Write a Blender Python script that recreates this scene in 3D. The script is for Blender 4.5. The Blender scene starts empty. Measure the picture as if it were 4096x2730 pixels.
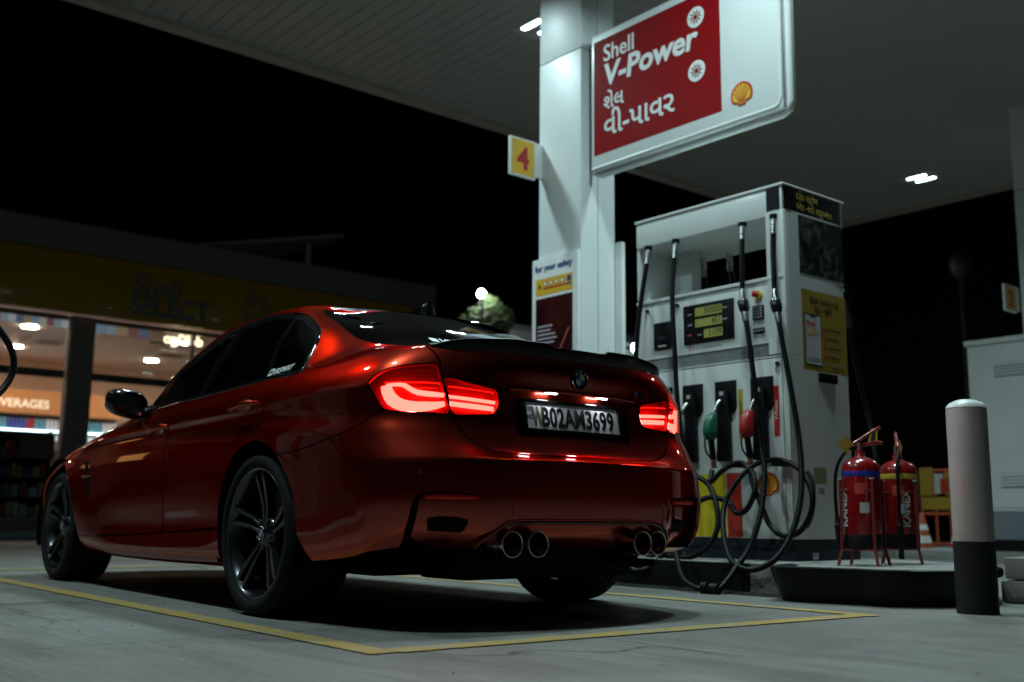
import bpy, bmesh, math, random
import numpy as np
from mathutils import Vector, Matrix
random.seed(7)
SC = bpy.context.scene
COL = SC.collection
TH = .0242                      # the car stands 1.4 degrees askew to the forecourt
# ------------------------------------------------------------------ camera
def look(yaw, pitch, roll):
    f = Vector((math.cos(pitch)*math.cos(yaw), math.cos(pitch)*math.sin(yaw), math.sin(pitch)))
    r = f.cross(Vector((0, 0, 1))).normalized(); u = r.cross(f)
    r2 = math.cos(roll)*r + math.sin(roll)*u; u2 = -math.sin(roll)*r + math.cos(roll)*u
    return Matrix((r2, u2, -f)).transposed()
cd = bpy.data.cameras.new('camera'); cam = bpy.data.objects.new('camera', cd); COL.objects.link(cam)
cam.matrix_world = Matrix.Translation((-4.0325, 2.9347, .3997)) @ look(-.6944, .1644, .0101).to_4x4()
cd.sensor_width = 36; cd.sensor_fit = 'HORIZONTAL'; cd.lens = 37.495
cd.clip_start = .05; cd.clip_end = 400
cd.dof.use_dof = True; cd.dof.focus_distance = 4.25; cd.dof.aperture_fstop = 2.0
SC.camera = cam
# ------------------------------------------------------------------ night sky
W = bpy.data.worlds.new('World'); SC.world = W; W.use_nodes = True
wn = W.node_tree.nodes; wl = W.node_tree.links
sky = wn.new('ShaderNodeTexSky'); sky.sky_type = 'NISHITA'; sky.sun_disc = False
sky.sun_elevation = math.radians(-5); sky.sun_rotation = math.radians(200)
wl.new(sky.outputs[0], wn['Background'].inputs[0]); wn['Background'].inputs[1].default_value = .012
SC.view_settings.view_transform = 'Standard'; SC.view_settings.look = 'None'
SC.view_settings.exposure = 0; SC.view_settings.gamma = 1; SC.view_settings.use_curve_mapping = False
SC.render.engine = 'CYCLES'
SC.cycles.use_denoising = True
try: SC.cycles.denoiser = 'OPENIMAGEDENOISE'
except Exception: pass
SC.cycles.max_bounces = 7; SC.cycles.diffuse_bounces = 3; SC.cycles.glossy_bounces = 4
SC.cycles.transparent_max_bounces = 12; SC.cycles.transmission_bounces = 6
SC.cycles.caustics_reflective = False; SC.cycles.caustics_refractive = False
SC.cycles.sample_clamp_indirect = 6
LAMP = 33.0                     # watts of each half of a canopy luminaire
# ------------------------------------------------------------------ materials
MATS = {}
def srgb(r, g, b):
    return tuple(((c/255)/12.92 if c/255 <= .04045 else ((c/255+.055)/1.055)**2.4) for c in (r, g, b))
def mat(name, col, rough=.5, metal=0., coat=0., coatr=.03, var=.12, vs=6., bump=0., bs=80., emit=None, es=0., spec=.5, rvar=.08):
    if name in MATS: return MATS[name]
    m = bpy.data.materials.new(name); m.use_nodes = True; MATS[name] = m
    nt = m.node_tree; b = nt.nodes['Principled BSDF']; L = nt.links
    b.inputs['Metallic'].default_value = metal
    b.inputs['Coat Weight'].default_value = coat; b.inputs['Coat Roughness'].default_value = coatr
    b.inputs['Specular IOR Level'].default_value = spec
    tc = nt.nodes.new('ShaderNodeTexCoord')
    nz = nt.nodes.new('ShaderNodeTexNoise'); nz.inputs['Scale'].default_value = vs; nz.inputs['Detail'].default_value = 6
    L.new(tc.outputs['Object'], nz.inputs['Vector'])
    if var:
        mx = nt.nodes.new('ShaderNodeMix'); mx.data_type = 'RGBA'
        mx.inputs[6].default_value = (*[max(0, c*(1-var)) for c in col], 1)
        mx.inputs[7].default_value = (*[min(1, c*(1+var)) for c in col], 1)
        L.new(nz.outputs['Fac'], mx.inputs[0]); L.new(mx.outputs[2], b.inputs['Base Color'])
    else: b.inputs['Base Color'].default_value = (*col, 1)
    if rvar:
        mr = nt.nodes.new('ShaderNodeMapRange'); mr.inputs[1].default_value = .3; mr.inputs[2].default_value = .7
        mr.inputs[3].default_value = max(.02, rough-rvar); mr.inputs[4].default_value = min(1, rough+rvar)
        L.new(nz.outputs['Fac'], mr.inputs[0]); L.new(mr.outputs[0], b.inputs['Roughness'])
    else: b.inputs['Roughness'].default_value = rough
    if bump:
        n2 = nt.nodes.new('ShaderNodeTexNoise'); n2.inputs['Scale'].default_value = bs; n2.inputs['Detail'].default_value = 4
        L.new(tc.outputs['Object'], n2.inputs['Vector'])
        bp = nt.nodes.new('ShaderNodeBump'); bp.inputs['Strength'].default_value = bump; bp.inputs['Distance'].default_value = .004
        L.new(n2.outputs['Fac'], bp.inputs['Height']); L.new(bp.outputs[0], b.inputs['Normal'])
    if emit:
        b.inputs['Emission Color'].default_value = (*emit, 1); b.inputs['Emission Strength'].default_value = es
    return m
def emis(name, col, st):
    if name in MATS: return MATS[name]
    m = bpy.data.materials.new(name); m.use_nodes = True; MATS[name] = m
    nt = m.node_tree; nt.nodes.remove(nt.nodes['Principled BSDF'])
    e = nt.nodes.new('ShaderNodeEmission'); e.inputs[0].default_value = (*col, 1); e.inputs[1].default_value = st
    nt.links.new(e.outputs[0], nt.nodes['Material Output'].inputs[0]); return m
def glassm(name, tint, refl=.5, rough=.02):
    """thin pane: tinted see-through plus mirror reflection by Fresnel"""
    if name in MATS: return MATS[name]
    m = bpy.data.materials.new(name); m.use_nodes = True; MATS[name] = m
    nt = m.node_tree; nt.nodes.remove(nt.nodes['Principled BSDF']); L = nt.links
    t = nt.nodes.new('ShaderNodeBsdfTransparent'); t.inputs[0].default_value = (*tint, 1)
    g = nt.nodes.new('ShaderNodeBsdfGlossy'); g.inputs['Roughness'].default_value = rough; g.inputs['Color'].default_value = (.95, .97, 1, 1)
    fr = nt.nodes.new('ShaderNodeFresnel'); fr.inputs[0].default_value = 1.0+refl
    mx = nt.nodes.new('ShaderNodeMixShader'); L.new(fr.outputs[0], mx.inputs[0]); L.new(t.outputs[0], mx.inputs[1]); L.new(g.outputs[0], mx.inputs[2])
    L.new(mx.outputs[0], nt.nodes['Material Output'].inputs[0]); return m
# ------------------------------------------------------------------ mesh helpers
def tag(o, label=None, cat=None, group=None, kind=None):
    if label: o['label'] = label
    if cat: o['category'] = cat
    if group: o['group'] = group
    if kind: o['kind'] = kind
    return o
def empty(name, loc=(0, 0, 0), rz=0., parent=None):
    o = bpy.data.objects.new(name, None); COL.objects.link(o); o.location = loc; o.rotation_euler = (0, 0, rz)
    o.empty_display_size = .1
    if parent: o.parent = parent
    return o
def link(name, me, m=None, parent=None):
    o = bpy.data.objects.new(name, me); COL.objects.link(o)
    if m is not None and len(me.materials) == 0: me.materials.append(m)
    if parent: o.parent = parent
    return o
class MB:
    def __init__(s): s.v = []; s.f = []
    def add(s, vs, fs):
        n = len(s.v); s.v += [tuple(v) for v in vs]; s.f += [tuple(i+n for i in f) for f in fs]; return s
    def box(s, x0, x1, y0, y1, z0, z1):
        x0, x1 = sorted((x0, x1)); y0, y1 = sorted((y0, y1)); z0, z1 = sorted((z0, z1))
        return s.add([(x0,y0,z0),(x1,y0,z0),(x1,y1,z0),(x0,y1,z0),(x0,y0,z1),(x1,y0,z1),(x1,y1,z1),(x0,y1,z1)],
                     [(0,3,2,1),(4,5,6,7),(0,1,5,4),(1,2,6,5),(2,3,7,6),(3,0,4,7)])
    def cyl(s, a, b, r0, r1=None, n=16, caps=True):
        r1 = r0 if r1 is None else r1; a = Vector(a); b = Vector(b); d = (b-a).normalized()
        x = d.orthogonal().normalized(); y = d.cross(x); vs = []; fs = []
        for c, r in ((a, r0), (b, r1)):
            for k in range(n):
                t = 2*math.pi*k/n; vs.append(c+r*(math.cos(t)*x+math.sin(t)*y))
        for k in range(n): fs.append((k, (k+1) % n, n+(k+1) % n, n+k))
        if caps: fs += [tuple(range(n-1, -1, -1)), tuple(range(n, 2*n))]
        return s.add(vs, fs)
    def tube(s, pts, r, n=10, caps=True):
        pts = [Vector(p) for p in pts]; R = r if hasattr(r, '__len__') else [r]*len(pts); vs = []; fs = []
        t = (pts[1]-pts[0]).normalized(); x = t.orthogonal().normalized()
        for i, p in enumerate(pts):
            t = (pts[min(i+1, len(pts)-1)]-pts[max(i-1, 0)]).normalized()
            x = (x-t*x.dot(t)).normalized(); y = t.cross(x)
            for k in range(n):
                a = 2*math.pi*k/n; vs.append(p+R[i]*(math.cos(a)*x+math.sin(a)*y))
        for i in range(len(pts)-1):
            for k in range(n): fs.append((i*n+k, i*n+(k+1) % n, (i+1)*n+(k+1) % n, (i+1)*n+k))
        if caps: fs += [tuple(range(n-1, -1, -1)), tuple(range((len(pts)-1)*n, len(pts)*n))]
        return s.add(vs, fs)
    def lathe(s, prof, o=(0, 0, 0), axis='z', n=32, closed=False):
        o = Vector(o); vs = []; fs = []; m = len(prof)
        for k in range(n):
            a = 2*math.pi*k/n; c, q = math.cos(a), math.sin(a)
            for r, h in prof:
                vs.append(o+Vector({'z': (r*c, r*q, h), 'y': (r*q, h, r*c), 'x': (h, r*c, r*q)}[axis]))
        for k in range(n):
            for i in range(m-1 if not closed else m):
                j = (i+1) % m; fs.append((k*m+i, ((k+1) % n)*m+i, ((k+1) % n)*m+j, k*m+j))
        return s.add(vs, fs)
    def prism(s, poly, f0, f1):
        """poly: 2-D points; f0, f1 map (a, b) to 3-D for the two ends"""
        n = len(poly); vs = [f0(*p) for p in poly]+[f1(*p) for p in poly]
        fs = [(k, (k+1) % n, n+(k+1) % n, n+k) for k in range(n)]+[tuple(range(n-1, -1, -1)), tuple(range(n, 2*n))]
        return s.add(vs, fs)
    def build(s, name, m=None, parent=None, smooth=0, bevel=0., seg=2, loc=None):
        me = bpy.data.meshes.new(name); me.from_pydata([tuple(v) for v in s.v], [], s.f)
        bm = bmesh.new(); bm.from_mesh(me)
        if bevel:
            bmesh.ops.bevel(bm, geom=[e for e in bm.edges if len(e.link_faces) == 2 and e.calc_face_angle(0) > .5], offset=bevel, segments=seg, profile=.7, affect='EDGES', clamp_overlap=True)
        bmesh.ops.recalc_face_normals(bm, faces=bm.faces[:]); bm.to_mesh(me); bm.free()
        if smooth or bevel: shade(me, smooth or 40)
        o = link(name, me, m, parent)
        if loc: o.location = loc
        return o
def shade(me, ang=40):
    me.polygons.foreach_set('use_smooth', [True]*len(me.polygons)); me.set_sharp_from_angle(angle=math.radians(ang)); me.update()
def box(name, m, parent, x0, x1, y0, y1, z0, z1, bevel=0.):
    return MB().box(x0, x1, y0, y1, z0, z1).build(name, m, parent, bevel=bevel)
def crom(pts, n=8, closed=False):
    P = [Vector(p) for p in pts]; out = []; N = len(P)
    for i in range(N if closed else N-1):
        g = (lambda k: P[k % N]) if closed else (lambda k: P[max(0, min(N-1, k))])
        a, b, c, d = g(i-1), g(i), g(i+1), g(i+2)
        for k in range(n):
            t = k/n; out.append(.5*((2*b)+(c-a)*t+(2*a-5*b+4*c-d)*t*t+(3*b-a-3*c+d)*t**3))
    if not closed: out.append(P[-1])
    return out
TEXTS = []
FY = (Vector((-1, 0, 0)), Vector((0, 0, 1)))      # lettering on a face that looks to +y
FX = (Vector((0, -1, 0)), Vector((0, 0, 1)))      # ... to -x
def text(name, body, size, m, parent, loc, axes=FY, bold=0., shear=0., align='LEFT', ext=.001, sx=1., sp=1.):
    c = bpy.data.curves.new(name, 'FONT'); c.body = body; c.size = size; c.offset = bold*size; c.shear = shear
    c.align_x = align; c.align_y = 'BOTTOM_BASELINE'; c.extrude = ext; c.space_character = sp; c.resolution_u = 4
    o = bpy.data.objects.new(name, c); COL.objects.link(o)
    R, U = axes[0].normalized(), axes[1].normalized(); N = R.cross(U)
    M = Matrix((R*sx, U, N)).transposed().to_4x4(); M.translation = Vector(loc)
    if parent: o.parent = parent
    o.matrix_basis = M; TEXTS.append((o, m)); return o
def finish_texts():
    dg = bpy.context.evaluated_depsgraph_get()
    for o, m in TEXTS:
        me = bpy.data.meshes.new_from_object(o.evaluated_get(dg)); me.materials.clear(); me.materials.append(m)
        n = o.name; o.name = 'x_'; q = bpy.data.objects.new(n, me); COL.objects.link(q); q.parent = o.parent; q.matrix_basis = o.matrix_basis.copy()
        for k in ('label',):
            if k in o: q[k] = o[k]
    for o, m in TEXTS:
        c = o.data; bpy.data.objects.remove(o); bpy.data.curves.remove(c)
def copy_tree(o, parent=None):
    c = o.copy(); COL.objects.link(c); c.parent = parent
    for ch in list(o.children): copy_tree(ch, c)
    return c
def disc(mb, c, R, U, rx, ry=None, n=28):
    ry = ry or rx; c = Vector(c); vs = [c]+[c+R*(rx*math.cos(2*math.pi*k/n))+U*(ry*math.sin(2*math.pi*k/n)) for k in range(n)]
    return mb.add(vs, [(0, 1+k, 1+(k+1) % n) for k in range(n)])
def sheet(mb, c, R, U, pts):
    """flat polygon, pts in (right, up) about c"""
    c = Vector(c); return mb.add([c+R*a+U*b for a, b in pts], [tuple(range(len(pts)))])
def rect(mb, c, R, U, a0, a1, b0, b1): return sheet(mb, c, R, U, [(a0, b0), (a1, b0), (a1, b1), (a0, b1)])
def pecten(parent, c, axes, r, name='shell_emblem'):
    """scallop shell emblem: red outline, yellow shell, red ribs"""
    R, U = axes; N = R.cross(U); red = mat('emblem_red', (.55, .02, .015), .4); yel = mat('emblem_yellow', (.75, .48, .03), .4)
    def outline(k, base):
        p = []
        for i in range(25):
            a = math.radians(-32+i*(244/24)); rr = k*(1+.03*abs(math.sin(a*7*.74+.4)))
            p.append((rr*math.cos(a), rr*math.sin(a)*.98))
        p += [(-.56*k, -.62*k), (-.36*k, -.66*k), (-.34*k, base), (.34*k, base), (.36*k, -.66*k), (.56*k, -.62*k)]
        return p
    e = sheet(MB(), Vector(c)+N*.002, R, U, [(a*r, b*r) for a, b in outline(1, -.86)]).build(name, red, parent)
    sheet(MB(), Vector(c)+N*.004, R, U, [(a*r, b*r) for a, b in outline(.82, -.72)]).build('shell_face', yel, e)
    mb = MB()
    for k in range(7):
        a = math.radians(90+(k-3)*23); d = Vector((math.cos(a), math.sin(a))); q = Vector((-d.y, d.x)); b0 = Vector((0, -.62))
        p0 = b0+Vector((.05*(3-k), 0)); p1 = d*.80+Vector((0, .0))
        sheet(mb, Vector(c)+N*.006, R, U, [((p0+q*.025)*r)[:], ((p1+q*.045)*r)[:], ((p1-q*.045)*r)[:], ((p0-q*.025)*r)[:]])
    mb.build('shell_rib', red, e)
    return e
# ------------------------------------------------------------------ setting
def concrete(name, c0, c1, broom=True):
    m = bpy.data.materials.new(name); m.use_nodes = True; nt = m.node_tree; L = nt.links; b = nt.nodes['Principled BSDF']
    g = nt.nodes.new('ShaderNodeNewGeometry')
    def noise(sc, det, vec=None, dist=0.):
        n = nt.nodes.new('ShaderNodeTexNoise'); n.inputs['Scale'].default_value = sc; n.inputs['Detail'].default_value = det; n.inputs['Distortion'].default_value = dist
        L.new(vec or g.outputs['Position'], n.inputs['Vector']); return n.outputs['Fac']
    def mapv(s):
        n = nt.nodes.new('ShaderNodeMapping'); n.inputs['Scale'].default_value = s; L.new(g.outputs['Position'], n.inputs['Vector']); return n.outputs[0]
    def mixc(f, a, bb):
        n = nt.nodes.new('ShaderNodeMix'); n.data_type = 'RGBA'
        L.new(f, n.inputs[0])
        for k, x in ((6, a), (7, bb)):
            if isinstance(x, tuple): n.inputs[k].default_value = (*x, 1)
            else: L.new(x, n.inputs[k])
        return n.outputs[2]
    def ramp(f, lo, hi, a=0., bb=1.):
        n = nt.nodes.new('ShaderNodeMapRange'); n.inputs[1].default_value = lo; n.inputs[2].default_value = hi; n.inputs[3].default_value = a; n.inputs[4].default_value = bb
        L.new(f, n.inputs[0]); return n.outputs[0]
    base = mixc(ramp(noise(.9, 7, dist=.6), .38, .62), c0, c1)
    base = mixc(ramp(noise(2.2, 5, mapv((.5, 1.6, 1))), .50, .70, 0, .75), base, (c0[0]*.56, c0[1]*.52, c0[2]*.5))       # oil and tyre grime
    base = mixc(ramp(noise(45, 3), .35, .8, 0, .35), base, tuple(x*1.35 for x in c1))
    base = mixc(ramp(noise(9, 2, mapv((.22, 10, 1))), .38, .68, 0, .6), base, tuple(x*.62 for x in c0))            # broom strokes
    # hairline cracks and dark drips
    vd = nt.nodes.new('ShaderNodeTexVoronoi'); vd.feature = 'DISTANCE_TO_EDGE'; vd.inputs['Scale'].default_value = .33
    nn = nt.nodes.new('ShaderNodeTexNoise'); nn.inputs['Scale'].default_value = 1.7; nn.inputs['Detail'].default_value = 8; L.new(g.outputs['Position'], nn.inputs['Vector'])
    va = nt.nodes.new('ShaderNodeVectorMath'); va.operation = 'MULTIPLY_ADD'; va.inputs[1].default_value = (.9, .9, 0); L.new(nn.outputs['Color'], va.inputs[0]); L.new(g.outputs['Position'], va.inputs[2]); L.new(va.outputs[0], vd.inputs['Vector'])
    mk = nt.nodes.new('ShaderNodeMath'); mk.operation = 'MULTIPLY'; L.new(ramp(vd.outputs['Distance'], .0, .0045, 1, 0), mk.inputs[0]); L.new(ramp(noise(.7, 3), .47, .55), mk.inputs[1])
    base = mixc(mk.outputs[0], base, tuple(x*.25 for x in c0))
    base = mixc(ramp(noise(5.5, 2), .70, .76, 0, .6), base, tuple(x*.4 for x in c0))
    L.new(base, b.inputs['Base Color'])
    L.new(ramp(noise(3, 4), .3, .7, .55, .8), b.inputs['Roughness'])
    h1 = noise(14, 2, mapv((.35, 9, 1))) if broom else noise(30, 2); h2 = noise(160, 3)
    ad = nt.nodes.new('ShaderNodeMath'); ad.operation = 'ADD'; L.new(h1, ad.inputs[0])
    mu = nt.nodes.new('ShaderNodeMath'); mu.operation = 'MULTIPLY'; mu.inputs[1].default_value = .35; L.new(h2, mu.inputs[0]); L.new(mu.outputs[0], ad.inputs[1])
    bp = nt.nodes.new('ShaderNodeBump'); bp.inputs['Strength'].default_value = .8; bp.inputs['Distance'].default_value = .007
    L.new(ad.outputs[0], bp.inputs['Height']); L.new(bp.outputs[0], b.inputs['Normal'])
    MATS[name] = m; return m
CONC = concrete('forecourt_concrete', (.160, .153, .138), (.242, .236, .214))
KERBC = concrete('island_concrete', (.22, .22, .2), (.34, .34, .31), False)
ground = MB().add([(-150, -150, -.03), (200, -150, -.03), (200, 150, -.03), (-150, 150, -.03)], [(0, 1, 2, 3)]).build('ground', mat('ground_tarmac', (.05, .05, .05), .85, bump=.3), None)
tag(ground, kind='structure')
gx = [-9.8, -5.2, -.6, 4.0, 8.6, 13.4]; gy = [-17.7, -13.2, -8.7, -4.2, .30, 4.8, 9.3]
slab_me = {}
for i in range(len(gx)-1):
    for j in range(len(gy)-1):
        w, h = round(gx[i+1]-gx[i], 3), round(gy[j+1]-gy[j], 3)
        if (w, h) not in slab_me:
            o = MB().box(-w/2+.004, w/2-.004, -h/2+.004, h/2-.004, -.05, 0).build('concrete_slab', CONC, ground, bevel=.004, seg=1); slab_me[(w, h)] = o.data
        else: o = link('concrete_slab', slab_me[(w, h)], None, ground)
        o.location = ((gx[i]+gx[i+1])/2, (gy[j]+gy[j+1])/2, 0)
# painted bay
def paintm(name, col):
    m = mat(name, col, .6, var=.15, vs=14, bump=.25, bs=120); nt = m.node_tree; b = nt.nodes['Principled BSDF']; L = nt.links
    g = nt.nodes.new('ShaderNodeNewGeometry'); n = nt.nodes.new('ShaderNodeTexNoise'); n.inputs['Scale'].default_value = 7; n.inputs['Detail'].default_value = 8; n.inputs['Roughness'].default_value = .75
    L.new(g.outputs['Position'], n.inputs['Vector']); r = nt.nodes.new('ShaderNodeMapRange'); r.inputs[1].default_value = .48; r.inputs[2].default_value = .64; r.inputs[3].default_value = 0; r.inputs[4].default_value = .85
    L.new(n.outputs['Fac'], r.inputs[0]); mx = nt.nodes.new('ShaderNodeMix'); mx.data_type = 'RGBA'; L.new(r.outputs[0], mx.inputs[0])
    old = b.inputs['Base Color'].links[0].from_socket; L.new(old, mx.inputs[6]); mx.inputs[7].default_value = (.27, .26, .22, 1); L.new(mx.outputs[2], b.inputs['Base Color']); return m
YP = paintm('line_paint', (.44, .29, .07))
def strip(mb, a, b, w, z=.004):
    a = Vector((*a, z)); b = Vector((*b, z)); n = Vector((0, 0, 1)).cross(b-a).normalized()*w/2; K = int((b-a).length/.03); vs = []
    for k in range(K+1):
        c = a+(b-a)*k/K; vs += [c+n*(1+random.gauss(0, .035)), c-n*(1+random.gauss(0, .035))]
    return mb.add(vs, [(2*k, 2*k+1, 2*k+3, 2*k+2) for k in range(K)])
mb = MB(); strip(mb, (4.15, 1.07), (-1.30, 1.135), .10); strip(mb, (4.2, -1.25), (-1.44, -1.262), .09); strip(mb, (4.2, -1.205), (4.2, 1.02), .10); strip(mb, (-1.262, 1.083), (-1.378, -1.216), .10)
tag(mb.build('bay_marking', YP), kind='structure')
# dark drain gully along the island foot
dr = MB().box(-.55, 2.7, -1.93, -1.80, -.02, .006).build('drain_channel', mat('cast_iron', (.035, .035, .035), .7, bump=.4)); tag(dr, kind='structure')
mb = MB()
for k in range(64): mb.box(-.52+k*.05, -.50+k*.05, -1.92, -1.81, .0, .011)
mb.build('grate_bar', mat('cast_iron', 0), dr)
# ------------------------------------------------------------------ pump island (dog-bone) with black guards
isl = MB()
def isl_poly(off=0.):
    p = [(-1.22, -1.79), (-.74, -1.69), (-.62, -1.74), (-.56, -1.94), (2.5, -1.97), (2.62, -1.75), (3.3, -1.82), (3.45, -2.2), (3.45, -3.05), (3.3, -3.45), (2.6, -3.5), (2.45, -3.3), (-.5, -3.3), (-.85, -3.12), (-1.18, -2.75), (-1.34, -2.35), (-1.36, -2.05)]
    return p
isl.prism(isl_poly(), lambda a, b: (a, b, -.02), lambda a, b: (a, b, .165))
island = isl.build('pump_island', KERBC, bevel=.012); tag(island, kind='structure')
BLK = mat('guard_black', (.004, .0045, .0055), .42, bump=.2, bs=60, spec=.22)
def guard(pts, name='island_guard'):
    mb = MB(); P = crom([(*p, 0) for p in pts], 6); n = len(P); prof = [(0, -.005), (.036, -.005), (.036, .128), (.03, .152), (.012, .172), (-.03, .176), (-.055, .170), (-.055, .15)]
    vs = []; fs = []
    for i, p in enumerate(P):
        t = (P[min(i+1, n-1)]-P[max(i-1, 0)]).normalized(); q = Vector((t.y, -t.x, 0))
        vs += [p+q*a+Vector((0, 0, b)) for a, b in prof]
    m = len(prof)
    for i in range(n-1):
        for k in range(m): fs.append((i*m+k, i*m+(k+1) % m, (i+1)*m+(k+1) % m, (i+1)*m+k))
    fs += [tuple(range(m)), tuple(range((n-1)*m, n*m))]
    return mb.add(vs, fs).build(name, BLK, smooth=50)
gd = guard([(-.83, -3.12), (-1.19, -2.74), (-1.36, -2.34), (-1.375, -2.05), (-1.22, -1.78), (-1.05, -1.745), (-.76, -1.665), (-.64, -1.70), (-.57, -1.92)])
tag(gd, 'black steel guard wrapped round the near end of the pump island', 'guard')
g2 = MB().box(-.54, 2.44, -1.968, -1.943, 0, .162).build('kerb_shade_strip', mat('kerb_shade_black', (.006, .006, .007), .6, bump=.4, spec=.15), None); tag(g2, 'black strip for the shade on the pump island front under the hoses', 'kerb')  # dark strip stands in for the shadow on the island's lower front
# bollard
bo = empty('bollard', (-1.615, -1.80, 0)); tag(bo, 'round white steel bollard with pink lamp glow in its colour, dark grey below, beside the island', 'bollard')
wb = mat('bollard_white_red_lit', (.48, .43, .415), .42, var=.12, vs=9, bump=.12, bs=40, coat=.35, coatr=.12)  # red tail-light glow on the shaft mixed into this white
MB().lathe([(0, .315), (.088, .315), (.088, .91), (.086, .915)], n=40).build('white_shaft', wb, bo, smooth=30)
MB().lathe([(.086, .9155), (.088, .918), (.083, .930), (.069, .943), (.046, .953), (.021, .958), (0, .959)], n=40).build('domed_cap', mat('cap_white_lit', (.78, .8, .78), .3), bo, smooth=60)  # paler than the shaft: light falling on the top is in the colour
MB().lathe([(.089, -.01), (.089, .317), (0, .317)], n=40).build('dark_base_band', mat('bollard_grey', (.020, .022, .025), .6, bump=.25, spec=.2), bo, smooth=30)
# ------------------------------------------------------------------ canopy
H = 5.0; CX0, CX1, CY0, CY1 = -9.0, 5.42, -11.4, 7.6
can = empty('canopy', (0, 0, H)); tag(can, 'large flat station canopy with pale strip ceiling over the pumps', 'canopy')
CEIL = mat('ceiling_metal', (.38, .35, .32), .42, metal=.0, var=.05, vs=2.)
cdk = mat('ceiling_joint', (.3, .3, .3), .8)
box('roof_deck', cdk, can, CX0, CX1, CY0, CY1, .06, .75)
pm = None; k = 0; y = CY0+.1
while y < CY1-.15:
    if pm is None:
        o = MB().box(CX0+.1, CX1-.13, .0015, .1485, 0, .03).build('ceiling_panel', CEIL, can, bevel=.004, seg=1); pm = o.data
    else: o = link('ceiling_panel', pm, None, can)
    o.location = (0, y, 0); y += .15
FAS = mat('fascia_trim', (.34, .29, .25), .5)
for a in ((CX1-.13, CX1+.04, CY0-.04, CY1+.04), (CX0-.04, CX0+.1, CY0-.04, CY1+.04)): box('fascia', FAS, can, *a, -.05, .8, .01)
for a in ((CY0-.04, CY0+.1), (CY1-.1, CY1+.04)): box('fascia', FAS, can, CX0+.1, CX1-.13, *a, -.05, .8, .01)
BAR = emis('led_bar', (.74, 1.0, 1.0), 16.)
LH = mat('luminaire_housing', (.5, .5, .5), .4)
def lamp(x, y, label):
    r = empty('canopy_light', (x, y, H)); tag(r, label, 'ceiling light', 'twin-bar lights in the canopy ceiling')
    box('housing', LH, r, -.24, .24, -.17, .17, -.022, -.002, .006)
    for s, dx in ((.092, .015), (-.092, -.015)):
        P = [(dx+sx*.105+.035*math.cos(a)*1.0, s+.035*math.sin(a)) for sx, a0 in ((1, -90), (-1, 90)) for a in [math.radians(a0+t) for t in range(0, 181, 30)]]
        MB().add([(a, b, -.0235) for a, b in P], [tuple(range(len(P)))]).build('light_bar', BAR, r)
        ld = bpy.data.lights.new('bar_light', 'AREA'); ld.shape = 'RECTANGLE'; ld.size = .25; ld.size_y = .06; ld.energy = LAMP; ld.color = (.70, .97, 1.0); ld.spread = math.radians(150)
        lo = bpy.data.objects.new('bar_light', ld); COL.objects.link(lo); lo.parent = r; lo.location = (dx, s, -.026)
    return r
off = 'twin-bar canopy light above the forecourt outside the picture'
for x in (3.08, -.4):
    for y in (-10.15, -3.3, -1.4, 2.3):
        lb = off
        if x > 1 and y == -3.3: lb = 'bright twin-bar ceiling light peeking out left of the column top'
        if x > 1 and y == -10.15: lb = 'bright twin-bar ceiling light at far right of the canopy'
        lamp(x, y, lb)
# columns
CW = mat('column_white', (.66, .69, .68), .42, var=.0, coat=.22, coatr=.3, rvar=.04, vs=2.)
SEAM = mat('seam_dark', (.08, .08, .08), .7)
def column(x0, x1, y0, y1, label):
    r = empty('canopy_column', ((x0+x1)/2, (y0+y1)/2, 0)); tag(r, label, 'column', 'canopy columns'); a, b = (x1-x0)/2, (y1-y0)/2
    box('core', SEAM, r, -a+.006, a-.006, -b+.006, b-.006, .16, H)
    box('base_plate', mat('steel_grey', (.2, .2, .2), .5), r, -a-.05, a+.05, -b-.05, b+.05, .165, .19, .004)
    for z0, z1 in ((.192, 4.02), (4.028, H-.002)):
        box('cladding_panel', CW, r, -a+.004, a-.001, b-.005, b, z0, z1, .002); box('cladding_panel', CW, r, -a+.004, a-.001, -b, -b+.005, z0, z1, .002)
        for sx in (-1, 1):
            X = (sx*a, sx*(a-.005))
            box('cladding_panel', CW, r, *X, .003, b, z0, z1, .002); box('cladding_panel', CW, r, *X, -b, -.003, z0, z1, .002)
    return r
column(1.65, 2.13, -2.825, -2.465, 'white panelled canopy column carrying the red sign and number 4')
column(.68, 1.16, -8.97, -8.6, 'white canopy column at the right edge with the number 2')
NW = mat('sign_white', (.74, .75, .73), .4); NY = mat('sign_yellow', (.72, .42, .03), .42); NR = mat('sign_red', (.42, .012, .012), .4, var=.04)
def number(x, y0, z0, ch, w, h, label):
    r = empty('number_sign', (x, y0, z0)); tag(r, label, 'number sign', 'bay number signs')
    box('backing_plate', NW, r, -.012, .012, -w, .0, 0, h, .004)
    box('bracket', NW, r, -.012, .012, -w-.075, -w-.001, h*.1, h*.98, .003)
    rect(MB(), (-.0145, 0, 0), *FX, .016, w-.016, .016, h-.016).build('yellow_face', NY, r)
    text('numeral', ch, h*.80, NR, r, (-.0165, -w*.5, h*.21), FX, bold=.028, align='CENTER', sx=.95)
    return r
number(2.105, -2.13, 3.035, '4', .26, .315, 'yellow number 4 plate sticking out from the column')
number(1.14, -8.15, 2.62, '2', .26, .29, 'yellow number 2 plate on the far right column')
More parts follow.
